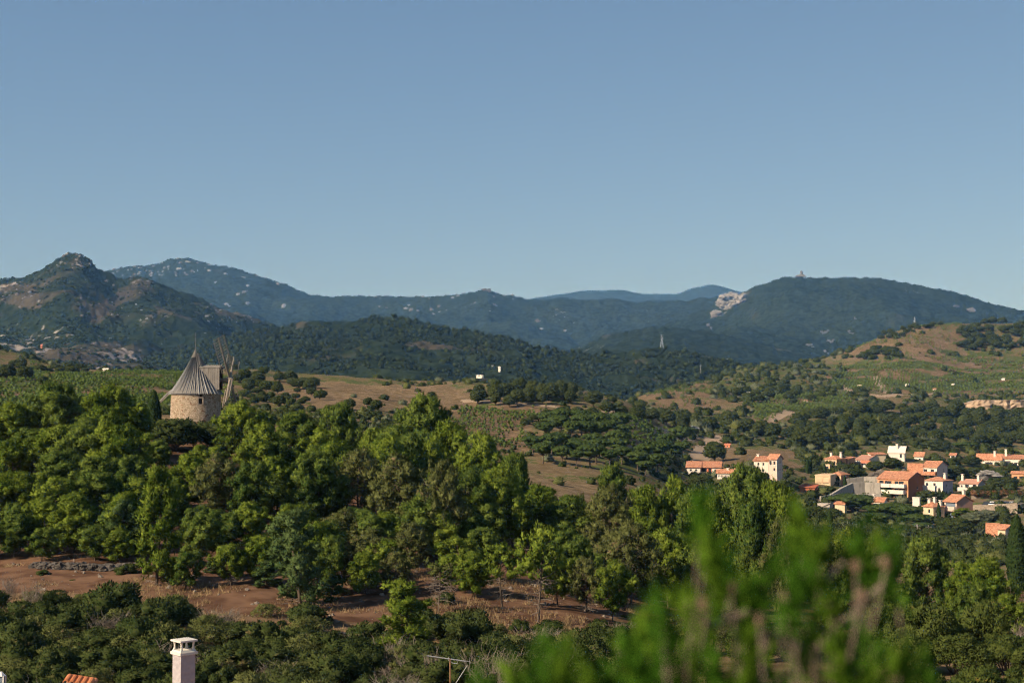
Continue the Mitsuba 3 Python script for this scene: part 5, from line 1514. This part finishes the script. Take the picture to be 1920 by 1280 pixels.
# small huts in the vines, and houses in the far woods
HUTS = """
1612,728,8,7,yellow|yellow hut in the vines left of the middle of the big hill
1701,725,7,5,cream|pale hut in the vines in the middle of the big hill
1753,733,6,5,white|white hut under the vines at the hill's foot
1788,723,4,4,white|tiny white hut right of the white hut at the hill's foot
1882,714,5,5,white|small white hut high in the vines near the right edge
1510,755,11,5,white|low white hut on the slope above the green plot
1405,744,4,9,white|narrow white hut beside the hollow
1367,680,11,8,cream|cream house alone on the maquis ridge
1367,839,5,7,coral|little coral brick stack in the stubble field
335,695,9,7,cream|white hut on the skyline just left of the windmill roof
201,696,5,5,cream|tiny stone hut in the left vineyard
100,703,7,3,white|low white object at the edge of the left vineyard
78,652,4,7,coral|tiny pink hut at the foot of the stony peak
923,688,5,3,white|left white house in the clearing of the wooded hill
937,690,4,3,white|right white house in the clearing of the wooded hill
900,706,14,3,cream|long pale wall below the white houses in the wooded hill
"""
for line in HUTS.strip().splitlines():
    spec, text = line.split('|')
    px, base, w, h, col = spec.split(',')
    px, base, w, h = float(px), float(base), float(w), float(h)
    if base < 660 or 880 < px < 950:
        D = slope_depth('mountain_004' if px < 300 else 'wooded_hill', px, base, 800) - 8
    else:
        D = hit(px, base, 230)[1]
    kk = D / FOCAL
    house('hut', text, px - w / 2, px + w * .3, px + w / 2, base - h * .75, base, D, 'gable' if w > 5 and col != 'yellow' else 'shed', max(h * .25 * kk, .3), 'plaster_' + col, None, 24, [(.35, .6, .1, .65)], over=.2, category='hut', foot=3, tiles='roof_tiles' if col in ('white', 'coral') and w > 5 else 'plaster_' + col)

# pylons, poles, the tower on the mountain
def pylon(name, label, px, top, base, D, wide):
    key = numbered(name)
    kk = D / FOCAL
    o = P(px, base, D)
    h = (base - top) * kk
    legs, braces = [], []
    for sx in (-1, 1):
        for sy in (-1, 1):
            legs.append(tube(o + np.array([[sx * wide, sy * wide, 0], [sx * wide * .35, sy * wide * .35, h * .6], [sx * .15, sy * .15, h]]), [.16, .14, .10], 4))
    for i, l in enumerate(legs):
        part(f'{key}__leg', l, 'galvanized')
    for f in np.linspace(.1, .6, 5):
        r = wide * (1 - f * 1.08)
        for s in (-1, 1):
            braces.append(tube(o + np.array([[-r, s * r, f * h], [r * .8, s * r * .8, (f + .1) * h]]), [.08, .08], 3))
            braces.append(tube(o + np.array([[r, s * r, f * h], [-r * .8, s * r * .8, (f + .1) * h]]), [.08, .08], 3))
    part(f'{key}__brace', joined(braces), 'galvanized')
    labels[f'{key}__brace'] = {'kind': 'stuff'}
    for f, L_ in ((.66, 1.0), (.80, .8), (.93, .55)):
        part(f'{key}__arm', joined([tube(o + np.array([[-wide * L_ * 1.5, 0, f * h], [0, 0, f * h + .5], [wide * L_ * 1.5, 0, f * h]]), [.08, .14, .08], 4)]), 'galvanized')
    labels[key] = {'label': label, 'category': 'pylon'}


pylon('pylon', 'lattice pylon standing on the low forested spur', 1241, 627, 653, 1760, 2.0)
pylon('pylon', 'lattice pylon beyond the skyline of the big hill', 1715, 594, 618, 1750, 1.8)
def pole(label, px, top, base, D, r=.13):
    key = numbered('utility_pole')
    a, b = P(px, base, D), P(px, top, D)
    b[0], b[1] = a[0], a[1]
    part(f'{key}__shaft', tube([a - [0, 0, 1], b], [r, r * .8], 8), 'concrete')
    part(f'{key}__crossarm', tube([b - [.7, 0, .4], b + [.7, 0, -.4]], [.06, .06], 4), 'galvanized')
    labels[key] = {'label': label, 'category': 'pole'}


pole('left concrete pole in the green below the village', 1720, 982, 1003, 335)
pole('right concrete pole in the green below the village', 1741, 984, 1000, 340)
pole('thin pole on the edge of the wooded hill', 1314, 684, 696, 1000, .2)
D = slope_depth('mountain_002', 1500, 516, 2000)
o = P(1503, 517, D)
kk = D / FOCAL
part('ruined_tower__wall', m3.Manifold.cylinder(9.5 * kk, 2.5 * kk, 2.3 * kk, 24).translate(o) - m3.Manifold.cylinder(4 * kk, 1.7 * kk, 1.7 * kk, 24).translate(o + [0, 0, 7.4 * kk]) - cube(o[0] - 1, o[0] + 6, o[1] - 8, o[1] + 8, o[2] + 8.2 * kk, o[2] + 14 * kk), 'grey_rock')
scene['grey_rock'] = {'type': 'diffuse', 'reflectance': proc(lambda p, n, uv: mix([.10, .098, .095], [.21, .205, .198], fbm(p.x * .4, p.y * .4, p.z * .7, 4)))}
part('ruined_tower__rampart', hull([(o[0] + x * kk, o[1] + y * kk, o[2] + z * kk) for x, y, z in ((-13, -5, -2), (8, -5, -2), (-13, 6, -2), (8, 6, -2), (-8, -3, 1.6), (4, -3, 2.4), (-8, 4, 1.6), (4, 4, 2.4))]), 'grey_rock')
labels['ruined_tower'] = {'label': 'ruined round stone tower on the summit of the broad mountain', 'category': 'tower'}

# ---------------------------------------------------------------- the windmill
MD = 174.0
MK = MD / FOCAL
mc = P(367.5, 737, MD)                           # the axis at the height of the eaves
WM = 'windmill'
MX, MY = float(mc[0]), float(mc[1])
labels[WM] = {'label': 'old round stone windmill with a conical board roof and bare lattice sails', 'category': 'windmill'}


def rubble(p, n, uv):
    ang = dr.atan2(p.y - MY, p.x - MX) * 3.0
    d1, d2, r = voronoi(ang * 4.2 + fbm(ang, p.z, 2.0, 2) * .9, p.z * 6.0)
    a = fbm(p.x * 9, p.y * 9, p.z * 9, 3)
    stone = mix(mix([.36, .285, .205], [.56, .47, .365], r), [.30, .17, .10], smoothstep(.90, .94, r))
    joint = smoothstep(.03, .13, d2 - d1)
    return mix([.17, .125, .085], mix(stone * .80, stone * 1.12, a), joint)


def rubble_relief(p, n, uv):
    ang = dr.atan2(p.y - MY, p.x - MX) * 3.0
    d1, d2, r = voronoi(ang * 4.2 + fbm(ang, p.z, 2.0, 2) * .9, p.z * 6.0)
    return smoothstep(.02, .2, d2 - d1) * (.6 + .4 * r) + .25 * noise(p.x * 14, p.y * 14, p.z * 14)


scene['rubble_stone'] = {'type': 'bumpmap', 'nested': {'type': 'diffuse', 'reflectance': proc(rubble)}, 'bump': proc(rubble_relief, .02), 'scale': .06}
scene['weathered_board'] = {'type': 'diffuse', 'reflectance': proc(lambda p, n, uv: mix([.15, .138, .125], [.30, .282, .262], fbm(p.x * 8, p.y * 8, p.z * .9, 3)))}
scene['sail_wood'] = {'type': 'diffuse', 'reflectance': proc(lambda p, n, uv: mix([.17, .14, .115], [.34, .30, .255], fbm(p.x * 3, p.y * 3, p.z * 1.5, 3)))}
scene['lead_sheet'] = {'type': 'diffuse', 'reflectance': proc(lambda p, n, uv: mix([.10, .095, .09], [.17, .165, .16], fbm(p.x * 5, p.y * 5, p.z * 2, 3)))}
R1 = 2.93
wall = m3.Manifold.cylinder(7.4, 3.12, R1, 72).translate([mc[0], mc[1], mc[2] - 7.3])
wd = lambda px: math.asin(max(-1, min(1, (px - 367.5) * MK / R1)))
for px, py, w, h in ((385.2, 752, .42, .66), (385.6, 740.5, .34, .42)):
    an = wd(px)
    c = mc + np.array([math.sin(an) * R1, -math.cos(an) * R1, 0])
    c[2] = P(px, py, MD)[2]
    box_ = m3.Manifold.cube([w, 1.1, h], True).rotate([0, 0, math.degrees(an)]).translate(c)
    wall -= box_
    ins = c - np.array([math.sin(an), -math.cos(an), 0]) * .48
    wk = part(f'{WM}__window', m3.Manifold.cube([w - .01, .04, h - .01], True).rotate([0, 0, math.degrees(an)]).translate(ins), 'dark_wood')
    rim = m3.Manifold.cube([w + .26, .12, h + .26], True) - m3.Manifold.cube([w, .3, h], True)
    scene[f'{wk}__frame'] = mikit.ply(rim.rotate([0, 0, math.degrees(an)]).translate(c + np.array([math.sin(an), -math.cos(an), 0]) * .0), 'wall_stone')
part(f'{WM}__wall', wall, 'rubble_stone', smooth=40)
apex = P(366.5, 659, MD)
RE = 3.13
hz = apex[2] - mc[2]
zs = np.linspace(0, 1, 9)
prof = RE * (1 - zs) * (1 - .10 * np.sin(np.pi * zs)) + .02
th = np.linspace(0, 2 * np.pi, 97)[:-1]
cv = np.stack([mc[0] + np.outer(prof, np.cos(th)), mc[1] + np.outer(prof, np.sin(th)), mc[2] - .05 + np.repeat((zs * hz)[:, None], 96, 1)], -1)
i, j = np.meshgrid(np.arange(8), np.arange(96), indexing='ij')
cf = np.stack([i * 96 + j, i * 96 + (j + 1) % 96, (i + 1) * 96 + (j + 1) % 96, (i + 1) * 96 + j], -1).reshape(-1, 4)
scene[f'{WM}__roof'] = mikit.ply((cv.reshape(-1, 3), np.vstack([cf])), 'weathered_board')
part(f'{WM}__roof__soffit', m3.Manifold.cylinder(.08, RE - .01, RE - .01, 72).translate([mc[0], mc[1], mc[2] - .07]), 'dark_wood')
NB = 76
g = np.random.default_rng(4)
for b in range(NB):                              # each board of the cone, lapped and a little uneven
    a0 = b / NB * 2 * np.pi
    da = np.pi / NB * .80
    lift = (.10 if b % 2 else .02) + .025 * g.random()
    drop = -.10 + .05 * g.random()
    pv = []
    for q in (0, .25, .5, .75, .965):
        r = RE * (1 - q) * (1 - .10 * math.sin(math.pi * q)) + .03
        z = mc[2] - .05 + q * hz + (drop if q == 0 else 0)
        for s, e in ((-1, -.02), (0, lift + .02), (1, -.02)):
            pv.append([mc[0] + (r + e) * math.cos(a0 + s * da), mc[1] + (r + e) * math.sin(a0 + s * da), z])
    pf = []
    for q in range(4):
        for s in range(2):
            pf.append([q * 3 + s, q * 3 + s + 1, q * 3 + 4 + s, q * 3 + 3 + s])
    m = trimesh.Trimesh(*(lambda v, f: (v, np.vstack([f[:, [0, 1, 2]], f[:, [0, 2, 3]]])))(np.array(pv), np.array(pf)), process=False)
    m.faces = np.vstack([m.faces, [[0, 1, 2]]])
    part(f'{WM}__roof__board', m, ['weathered_board_two', 'weathered_board_dark', 'weathered_board_two', 'weathered_board_two', 'weathered_board_dark'][int(g.integers(5))] if b % 2 else 'weathered_board_dark')
scene['weathered_board_two'] = {'type': 'twosided', 'bsdf': {'type': 'diffuse', 'reflectance': proc(lambda p, n, uv: mix([.175, .178, .18], [.345, .35, .352], fbm(p.x * 6, p.y * 6, p.z * .7, 3)))}}
scene['weathered_board_dark'] = {'type': 'twosided', 'bsdf': {'type': 'diffuse', 'reflectance': proc(lambda p, n, uv: mix([.115, .116, .117], [.235, .237, .238], fbm(p.x * 6, p.y * 6, p.z * .7, 3)))}}
part(f'{WM}__roof_cap', m3.Manifold.cylinder(.95, .50, .07, 28).translate([apex[0], apex[1], apex[2] - .72]), 'lead_sheet', smooth=40)
part(f'{WM}__finial', tube(apex + np.array([[0, 0, 0], [0, 0, .9], [.01, 0, 2.3]]), [.09, .045, .02], 8), 'lead_sheet', smooth=True)

shaft = unit(np.array([.985, 0, .17]))
flat_s = np.array([1.0, 0, 0])
perp = np.array([0, 1.0, 0])
hub = P(431, 711, MD) + flat_s * 0
hub[1] = mc[1]
# the housing of the wind shaft: a boarded dormer with upright planks
ax = lambda s, t, z: mc + flat_s * s + perp * t + np.array([0, 0, z])
s0, s1, zb, zt = .6, 3.02, .52, 3.42
dorm = hull([ax(s, t, z) for s in (s0, s1) for t, z in ((-1.0, zb), (1.0, zb), (-1.0, zt - .36), (1.0, zt - .36), (0, zt - .12))])
dorm -= m3.Manifold.hull_points([tuple(ax(s, t, z)) for s in (s1 - .35, s1 + .3) for t in (-.85, .85) for z in (zb + .1, zt - .45)])
part(f'{WM}__dormer', dorm, 'dark_wood')
for sgn in (-1, 1):
    for q in range(9):
        a, b = s0 + (s1 - s0) * q / 9 + .012, s0 + (s1 - s0) * (q + 1) / 9 - .012
        e = .03 + .02 * (q % 2)
        lo, hi = zb - .05 - .03 * (q % 3), zt - .37
        part(f'{WM}__dormer__plank', hull([ax(s, sgn * t, z) for s in (a, b) for t in (1.003, 1.0 + e) for z in (lo, hi)]), 'weathered_board')
    part(f'{WM}__dormer__roof', hull([ax(s, sgn * t, z) for s in (s0, s1 + .12) for t, z in ((1.10, zt - .36), (1.10, zt - .29), (0, zt - .10), (0, zt - .02))]), 'weathered_board')
part(f'{WM}__wind_shaft', tube([ax(1.5, 0, 1.45), hub + shaft * .35], [.24, .21], 10), 'sail_wood', smooth=True)
part(f'{WM}__hub', m3.Manifold.cube([.62, .62, .62], True).rotate([20, 10, -10]).translate(hub), 'sail_wood')
part(f'{WM}__cross_beam', tube([ax(2.9, -.2, 1.28), hub + np.array([.25, -.1, -.35])], [.10, .09], 6), 'dark_wood')
e_up = unit(np.cross(shaft, perp)) * -1
if e_up[2] < 0:
    e_up = -e_up
th1 = math.radians(30)
LEN = 5.75
for k in range(4):
    an = th1 - k * math.pi / 2
    d = math.cos(an) * e_up - math.sin(an) * perp
    pr = math.sin(an) * e_up + math.cos(an) * perp
    tw = math.radians(42)
    wv = math.cos(tw) * pr + math.sin(tw) * shaft
    sk = f'{WM}__sail' + ('' if k == 0 else f'_{k:03d}')
    scene[f'{sk}__spar'] = mikit.ply(tube([hub + d * .1, hub + d * LEN * .5, hub + d * LEN], [.16, .13, .08], 6), 'sail_wood', smooth=True)
    scene[f'{sk}__edge'] = mikit.ply(tube([hub + d * 1.25 + wv * .85, hub + d * (LEN * .97) + wv * .85], [.055, .045], 5), 'sail_wood')
    scene[f'{sk}__edge_001'] = mikit.ply(tube([hub + d * 1.25 - wv * .85, hub + d * (LEN * .97) - wv * .85], [.055, .045], 5), 'sail_wood')
    for r in range(13):
        q = hub + d * (1.3 + (LEN - 1.4) * r / 12)
        scene[f'{sk}__rung' + ('' if r == 0 else f'_{r:03d}')] = mikit.ply(tube([q - wv * .87, q + wv * .87], [.024, .024], 4), 'sail_wood')
for off in (-.42, .42):
    pass
part(f'{WM}__tail_pole', tube([ax(-1.4, 0, 1.2), ax(-3.2, 0, .15), ax(-7.2, 0, -3.9)], [.15, .15, .14], 6), 'weathered_board')
part(f'{WM}__tail_pole', tube([ax(-2.6, -.6, .4), ax(-6.9, 0, -3.7)], [.07, .07], 5), 'weathered_board')

# ---------------------------------------------------------------- dry stone wall above the red path
g = np.random.default_rng(12)
line = [(62, 1064), (100, 1066), (150, 1068), (200, 1069), (262, 1064)]
wp = np.array([hit(a, b, 80) for a, b in line])
tq = np.linspace(0, 1, len(wp))
count = 0
scene['dry_stone'] = {'type': 'diffuse', 'reflectance': proc(lambda p, n, uv: mix([.05, .047, .044], [.15, .135, .12], fbm(p.x * 2.1, p.y * 2.1, p.z * 2.1, 3)))}
for i in range(290):
    t, lvl = g.random(), g.integers(0, 2)
    c = np.array([np.interp(t, tq, wp[:, k]) for k in range(3)])
    s = np.array([.20, .16, .11]) * g.uniform(.7, 1.5, 3)
    v, f = ICO[1].vertices, ICO[1].faces
    d = np.sign(v) * np.abs(v) ** .6 * (1 + .2 * g.normal(size=(len(v), 1)))
    c = c + [0, g.normal() * .12 + lvl * .10, .06 + lvl * .21 * (.5 + .5 * math.sin(t * 2.6 + .4)) + g.normal() * .03]
    an = g.random() * 3
    rot = np.array([[math.cos(an), -math.sin(an), 0], [math.sin(an), math.cos(an), 0], [0, 0, 1]])
    scene['dry_stone_wall__stone' + ('' if i == 0 else f'_{i:03d}')] = mikit.ply(((d * s) @ rot.T + c, f), 'dry_stone')
labels['dry_stone_wall'] = {'label': 'low tumbled dry stone wall at the back of the red path', 'category': 'wall'}

# ---------------------------------------------------------------- the house just below: chimney, roof corner, aerial
CD = 33.0
ck = CD / FOCAL
ct = P(345, 1225, CD)                            # the middle of the shaft's top
yaw = 43.0
fr = lambda dz: T().translate([float(ct[0]), float(ct[1]), float(ct[2] + dz)]).rotate([0, 0, 1], yaw)
CH = 'house_chimney'
labels[CH] = {'label': 'rendered grey mauve house chimney with a pale four legged cowl', 'category': 'chimney'}
rough_shaft = trimesh.creation.box([.367, .367, 2.3])
part(f'{CH}__shaft', (lambda m: (np.array(m.vertices) + [0, 0, -1.15], np.array(m.faces)))(rough_shaft), 'chimney_bump', fr(0))
scene['chimney_bump'] = {'type': 'bumpmap', 'nested': {'type': 'diffuse', 'reflectance': proc(lambda p, n, uv: mix([.33, .31, .33], [.45, .43, .45], fbm(p.x * 16, p.y * 16, p.z * 16, 4)))}, 'bump': proc(lambda p, n, uv: fbm(p.x * 38, p.y * 38, p.z * 38, 3) + 1.2 * noise(p.x * 16, p.y * 16, p.z * 16), .004), 'scale': .012}


def rounded(sx, sy, z0, z1, r):
    return m3.CrossSection.square([sx - 2 * r, sy - 2 * r], True).offset(r, m3.JoinType.Round).extrude(z1 - z0).translate([0, 0, z0])


part(f'{CH}__base_slab', rounded(.455, .455, .002, .062, .012) + m3.Manifold.hull_points([(x * s, y * s, z) for x in (-1, 1) for y in (-1, 1) for s, z in ((.205, .06), (.185, .10))]), 'pale_mortar', fr(0), 30)
for x in (-1, 1):
    for y in (-1, 1):
        leg = m3.Manifold()
        for a, b in ((0, 1), (1, 2), (2, 3)):
            zq = (.095, .15, .22, .292)
            wq = (.055, .036, .032, .046)
            oq = (.155, .148, .15, .158)
            leg += m3.Manifold.hull_points([(x * oq[q] + u * wq[q] / 2, y * oq[q] + v * wq[q] / 2, zq[q]) for q in (a, b) for u in (-1, 1) for v in (-1, 1)])
        part(f'{CH}__leg', leg, 'pale_mortar', fr(0))
part(f'{CH}__cap_slab', rounded(.45, .45, .29, .328, .010) + m3.Manifold.hull_points([(x * s, y * s, z) for x in (-1, 1) for y in (-1, 1) for s, z in ((.20, .327), (.12, .346))]), 'pale_mortar', fr(0), 30)

# the house under it stands below the edge of the picture but its roof is there
HB = 'tiled_house'
labels[HB] = {'label': 'house under the grey chimney, its orange tiled roof below the picture', 'category': 'house'}
hx, hy, hz_ = float(ct[0]), float(ct[1]), float(ct[2])
ridge_z = hz_ - 1.75
part(f'{HB}__wall', hull([(hx + x, hy + y, z) for x in (-4.2, 5.0) for y in (-3.4, 3.6) for z in (ridge_z - 6.5, ridge_z - 1.2)]), 'plaster_cream')
for sgn in (-1, 1):
    part(f'{HB}__roof', hull([(hx + x, hy + .3 + sgn * y, z) for x in (-4.5, 5.3) for y, z in ((0, ridge_z), (0, ridge_z + .1), (4.2, ridge_z - 1.5), (4.2, ridge_z - 1.4))]), 'roof_tiles')
# a second, lower roof whose corner tiles just reach into the picture
RT = 'tiled_roof_corner'
labels[RT] = {'label': 'corner of an orange tiled roof peeping up at the lower edge', 'category': 'roof'}
rc = P(123, 1279.5, 38.0)
for i in range(5):
    for q in range(2):
        a = rc + np.array([.15 * i * .98, q * .30, -.022 * i - q * .07])
        half = [[math.cos(t) * .085, 0, math.sin(t) * .075] for t in np.linspace(0, np.pi, 7)]
        inner = [[math.cos(t) * .068, 0, math.sin(t) * .058] for t in np.linspace(0, np.pi, 7)]
        pts = [np.array(h_) + a for h_ in half + inner]
        back = [p + np.array([0, .36, .10]) for p in pts]
        fs = []
        for s in range(6):
            fs += [[s, s + 1, 14 + s + 1, 14 + s], [7 + s, 21 + s, 21 + s + 1, 7 + s + 1], [s, 7 + s, 7 + s + 1, s + 1]]
        part(f'{RT}__tile', (np.array(pts + back), np.array(fs)), 'tile_two')
scene['tile_two'] = {'type': 'twosided', 'bsdf': {'type': 'diffuse', 'reflectance': proc(lambda p, n, uv: mix([.36, .12, .055], [.58, .25, .13], noise(p.x * 4, p.y * 4, p.z * 4)))}}
part(f'{RT}__wall', hull([rc + np.array(p) for p in ((-.05, .05, -.02), (1.7, .05, -.28), (-.05, .8, -.08), (1.7, .8, -.32), (-.05, .05, -7), (1.7, .05, -7), (-.05, .8, -7), (1.7, .8, -7))]), 'plaster_pink')
WL = 'wall_lantern'
labels[WL] = {'label': 'white topped lantern cut by the left edge at the bottom corner', 'category': 'lantern'}
lc_ = P(2, 1266, 36.0)
part(f'{WL}__roof', m3.Manifold.cylinder(.10, .13, .03, 6).translate(lc_), 'white_paint')
part(f'{WL}__glass', cube(lc_[0] - .07, lc_[0] + .07, lc_[1] - .07, lc_[1] + .07, lc_[2] - .24, lc_[2] - .002), 'blue_shutter')
for x in (-1, 1):
    for y in (-1, 1):
        part(f'{WL}__bar', cube(lc_[0] + x * .085 - .012, lc_[0] + x * .085 + .012, lc_[1] + y * .085 - .012, lc_[1] + y * .085 + .012, lc_[2] - .25, lc_[2] - .001), 'white_paint')
part(f'{WL}__post', tube([lc_ - [0, 0, .25], lc_ - [0, 0, 7]], [.05, .06], 8), 'white_paint')

TA = 'television_aerial'
labels[TA] = {'label': 'slanting television aerial on a rusty mast, beside the blurred leaves', 'category': 'aerial'}
AD = 40.0
a0, a1, am = P(800, 1228.5, AD), P(874, 1239, AD), P(844, 1239, AD)
scene['rusty_steel'] = {'type': 'diffuse', 'reflectance': proc(lambda p, n, uv: mix([.16, .08, .045], [.34, .20, .12], noise(p.x * 9, p.y * 9, p.z * 9)))}
part(f'{TA}__boom', tube([a0, a1], [.017, .017], 6), 'galvanized')
part(f'{TA}__mast', tube([am + [0, 0, .08], am - [0, 0, 3.4]], [.02, .022], 8), 'rusty_steel')
part(f'{TA}__bracket', tube([am + [-.05, 0, .12], am + [-.04, 0, .02], am, am + [.10, 0, -.06], am + [.2, 0, -.05], am + [.22, 0, .06]], [.012] * 6, 5), 'galvanized')
for i, s in enumerate(np.linspace(.02, .98, 15)):
    c = a0 + (a1 - a0) * s
    part(f'{TA}__element', tube([c + [.0, -.16, .03], c + [.0, .16, -.03]], [.006, .006], 4), 'galvanized')
c = a1 + np.array([.10, 0, .0])
part(f'{TA}__reflector', joined([tube([a1, c], [.008, .008], 4), tube([c + [0, -.1, .09], c + [0, .1, .0]], [.008, .008], 4), tube([c + [0, 0, .10], c + [0, 0, -.08]], [.008, .008], 4)]), 'galvanized')
part(f'{TA}__guy_wire', tube([P(876, 1247, AD), P(852, 1284, AD)], [.008, .008], 4), 'galvanized')

# ---------------------------------------------------------------- the shrub right in front of the camera
BS = 'foreground_shrub'
labels[BS] = {'label': 'blurred green shrub with bare twigs and brown seed heads close to the camera', 'category': 'shrub'}
g = np.random.default_rng(2024)
BD = 2.05
TIPS = [(1312, 930, 1), (1330, 1000, 1), (1345, 1040, .9), (1502, 958, 1), (1480, 1000, .8), (1540, 1000, .9), (1618, 985, 1), (1648, 1000, 1), (1672, 1018, .9), (1600, 1030, .9), (1440, 1050, 1), (1395, 1090, 1), (1372, 1060, .8), (1290, 1100, 1), (1240, 1120, 1), (1205, 1150, 1), (1180, 1200, 1), (1225, 1190, 1),
        (1300, 1150, 1.0), (1420, 1110, .9), (1500, 1060, 1), (1550, 1085, .9), (1030, 1190, 1), (1062, 1215, 1), (1005, 1225, 1), (960, 1240, .9), (905, 1262, .9), (1100, 1245, 1), (1140, 1262, 1), (1185, 1255, 1), (1240, 1235, 1.1), (1290, 1215, 1.1), (1260, 1265, 1),
        (1330, 1195, 1), (1340, 1250, 1), (1400, 1180, 1), (1430, 1215, .9), (1390, 1255, 1), (1480, 1150, 1), (1530, 1150, .9), (1600, 1170, .9), (1560, 1200, .9), (1640, 1190, .9), (1690, 1225, 1), (1740, 1240, .8), (1650, 1240, .9), (1590, 1250, .9), (1520, 1245, .8), (1470, 1260, .8), (1200, 1280, 1), (1060, 1275, 1), (1290, 1290, 1), (1430, 1290, 1), (1700, 1280, 1), (1610, 1290, .9)]
root = np.array([.36, 2.05, -1.78])
leaf_sets = [Leafy(700), Leafy(701)]
stems, heads = [], []
for n_, (px, py, s) in enumerate(TIPS):
    D = BD + g.normal() * .16
    tip = P(px, py + 22, D)
    base = root + [g.uniform(-.42, .42), g.normal() * .12, .3 * g.random()]
    mid = base + (tip - base) * .55 + [(tip[0] - base[0]) * .12, g.normal() * .05, .06] + g.normal(size=3) * [.07, .03, .02]
    ts = np.linspace(0, 1, 8)[:, None]
    path = (1 - ts) ** 2 * base + 2 * ts * (1 - ts) * mid + ts ** 2 * tip
    path[1:-1] += g.normal(size=(6, 3)) * .012
    stems.append(tube(path, np.linspace(.0050, .0016, 8), 5))
    L = leaf_sets[n_ % 2]
    up = unit(path[-1] - path[-3]) * .8 + [g.normal() * .35 - .1, g.normal() * .2, .55]
    cnt = int(66 * s)
    along = g.random((cnt, 1)) ** .8
    b = tip - unit(up) * (along * .085 - .012) + g.normal(size=(cnt, 3)) * .006
    out = unit(unit(up) * (1.15 - .6 * along) + unit(g.normal(size=(cnt, 3))) * (.55 + .45 * along))
    L.leaves(b, out, 0.038 * s * g.uniform(.7, 1.25, cnt), .0095 * g.uniform(.7, 1.3, cnt), out + g.normal(size=(cnt, 3)) * .8)
    for _ in range(1 + (py > 1120)):             # side shoots lower on the stem
        q = path[int(g.integers(4, 7))]
        e = q + unit(g.normal(size=3) * [1, 1, .4] + [0, 0, .7]) * g.uniform(.04, .09)
        stems.append(tube([q, (q + e) / 2 + [0, 0, .006], e], [.003, .0025, .002], 4))
        cnt = int(42 * s)
        b = e - unit(e - q) * (g.random((cnt, 1)) * .06 - .005)
        out = unit(unit(e - q) + [0, 0, .4] + g.normal(size=(cnt, 3)) * .5)
        leaf_sets[(n_ + 1) % 2].leaves(b, out, .028 * g.uniform(.7, 1.25, cnt), .008, out + g.normal(size=(cnt, 3)) * .8)
scene['near_leaves'] = leaf_bsdf([.034, .100, .011], [.095, .215, .020], 1.0, [.16, .15, .03], .03)
scene['near_leaves_pale'] = leaf_bsdf([.065, .135, .013], [.160, .280, .028], 1.1, [.20, .17, .04], .03)
scene['twig_bark'] = {'type': 'diffuse', 'reflectance': proc(lambda p, n, uv: mix([.09, .07, .055], [.22, .18, .15], noise(p.x * 60, p.y * 60, p.z * 40)))}
scene[f'{BS}__leaves'] = leaf_sets[0].ply('near_leaves')
scene[f'{BS}__leaves_001'] = leaf_sets[1].ply('near_leaves_pale')
labels[f'{BS}__leaves'] = {'kind': 'stuff'}
labels[f'{BS}__leaves_001'] = {'kind': 'stuff'}
for i, s in enumerate(stems):
    scene[f'{BS}__stem' + ('' if i == 0 else f'_{i:03d}')] = mikit.ply(s, 'twig_bark', smooth=True)
for pts_ in ([(1330, 1330), (1420, 1240), (1500, 1130), (1560, 1075), (1600, 1040)], [(1400, 1320), (1520, 1230), (1560, 1190), (1600, 1150), (1660, 1090)], [(1440, 1190), (1500, 1215), (1530, 1235), (1560, 1240)], [(1200, 1320), (1310, 1180), (1430, 1140), (1440, 1100), (1450, 1085)], [(1480, 1300), (1520, 1235), (1580, 1160)]):
    q = np.array([P(a, b, 2.16 + .02 * k) for k, (a, b) in enumerate(pts_)])
    if pts_[0][1] > 1290:
        q = np.vstack([root + [0, -.05, 0], q])
    part(f'{BS}__branch', tube(q, np.linspace(.010, .0045, len(q)), 7), 'twig_bark', None, True)
scene['seed_brown'] = {'type': 'diffuse', 'reflectance': proc(lambda p, n, uv: mix([.09, .055, .04], [.24, .17, .13], noise(p.x * 90, p.y * 90, p.z * 90)))}
for i, (px, py, r) in enumerate([(1440, 1100, .011), (1432, 1092, .010), (1372, 1105, .010), (1320, 1130, .011), (1470, 1120, .009), (1605, 1062, .010), (1660, 1055, .010), (1615, 1115, .010), (1500, 1030, .007), (1240, 1140, .008), (1345, 1065, .007), (1425, 1160, .009)]):
    v, f = boulder(i + 60, .5)
    c = P(px, py, BD - .1 + g.normal() * .05)
    part(f'{BS}__seed_head', (v * [r * .6, r * .6, r * 1.1] + c, f), 'seed_brown')
    part(f'{BS}__seed_stalk', tube([c - [0, 0, r], c + [g.normal() * .01, .02, -.09]], [.0022, .0028], 4), 'twig_bark')
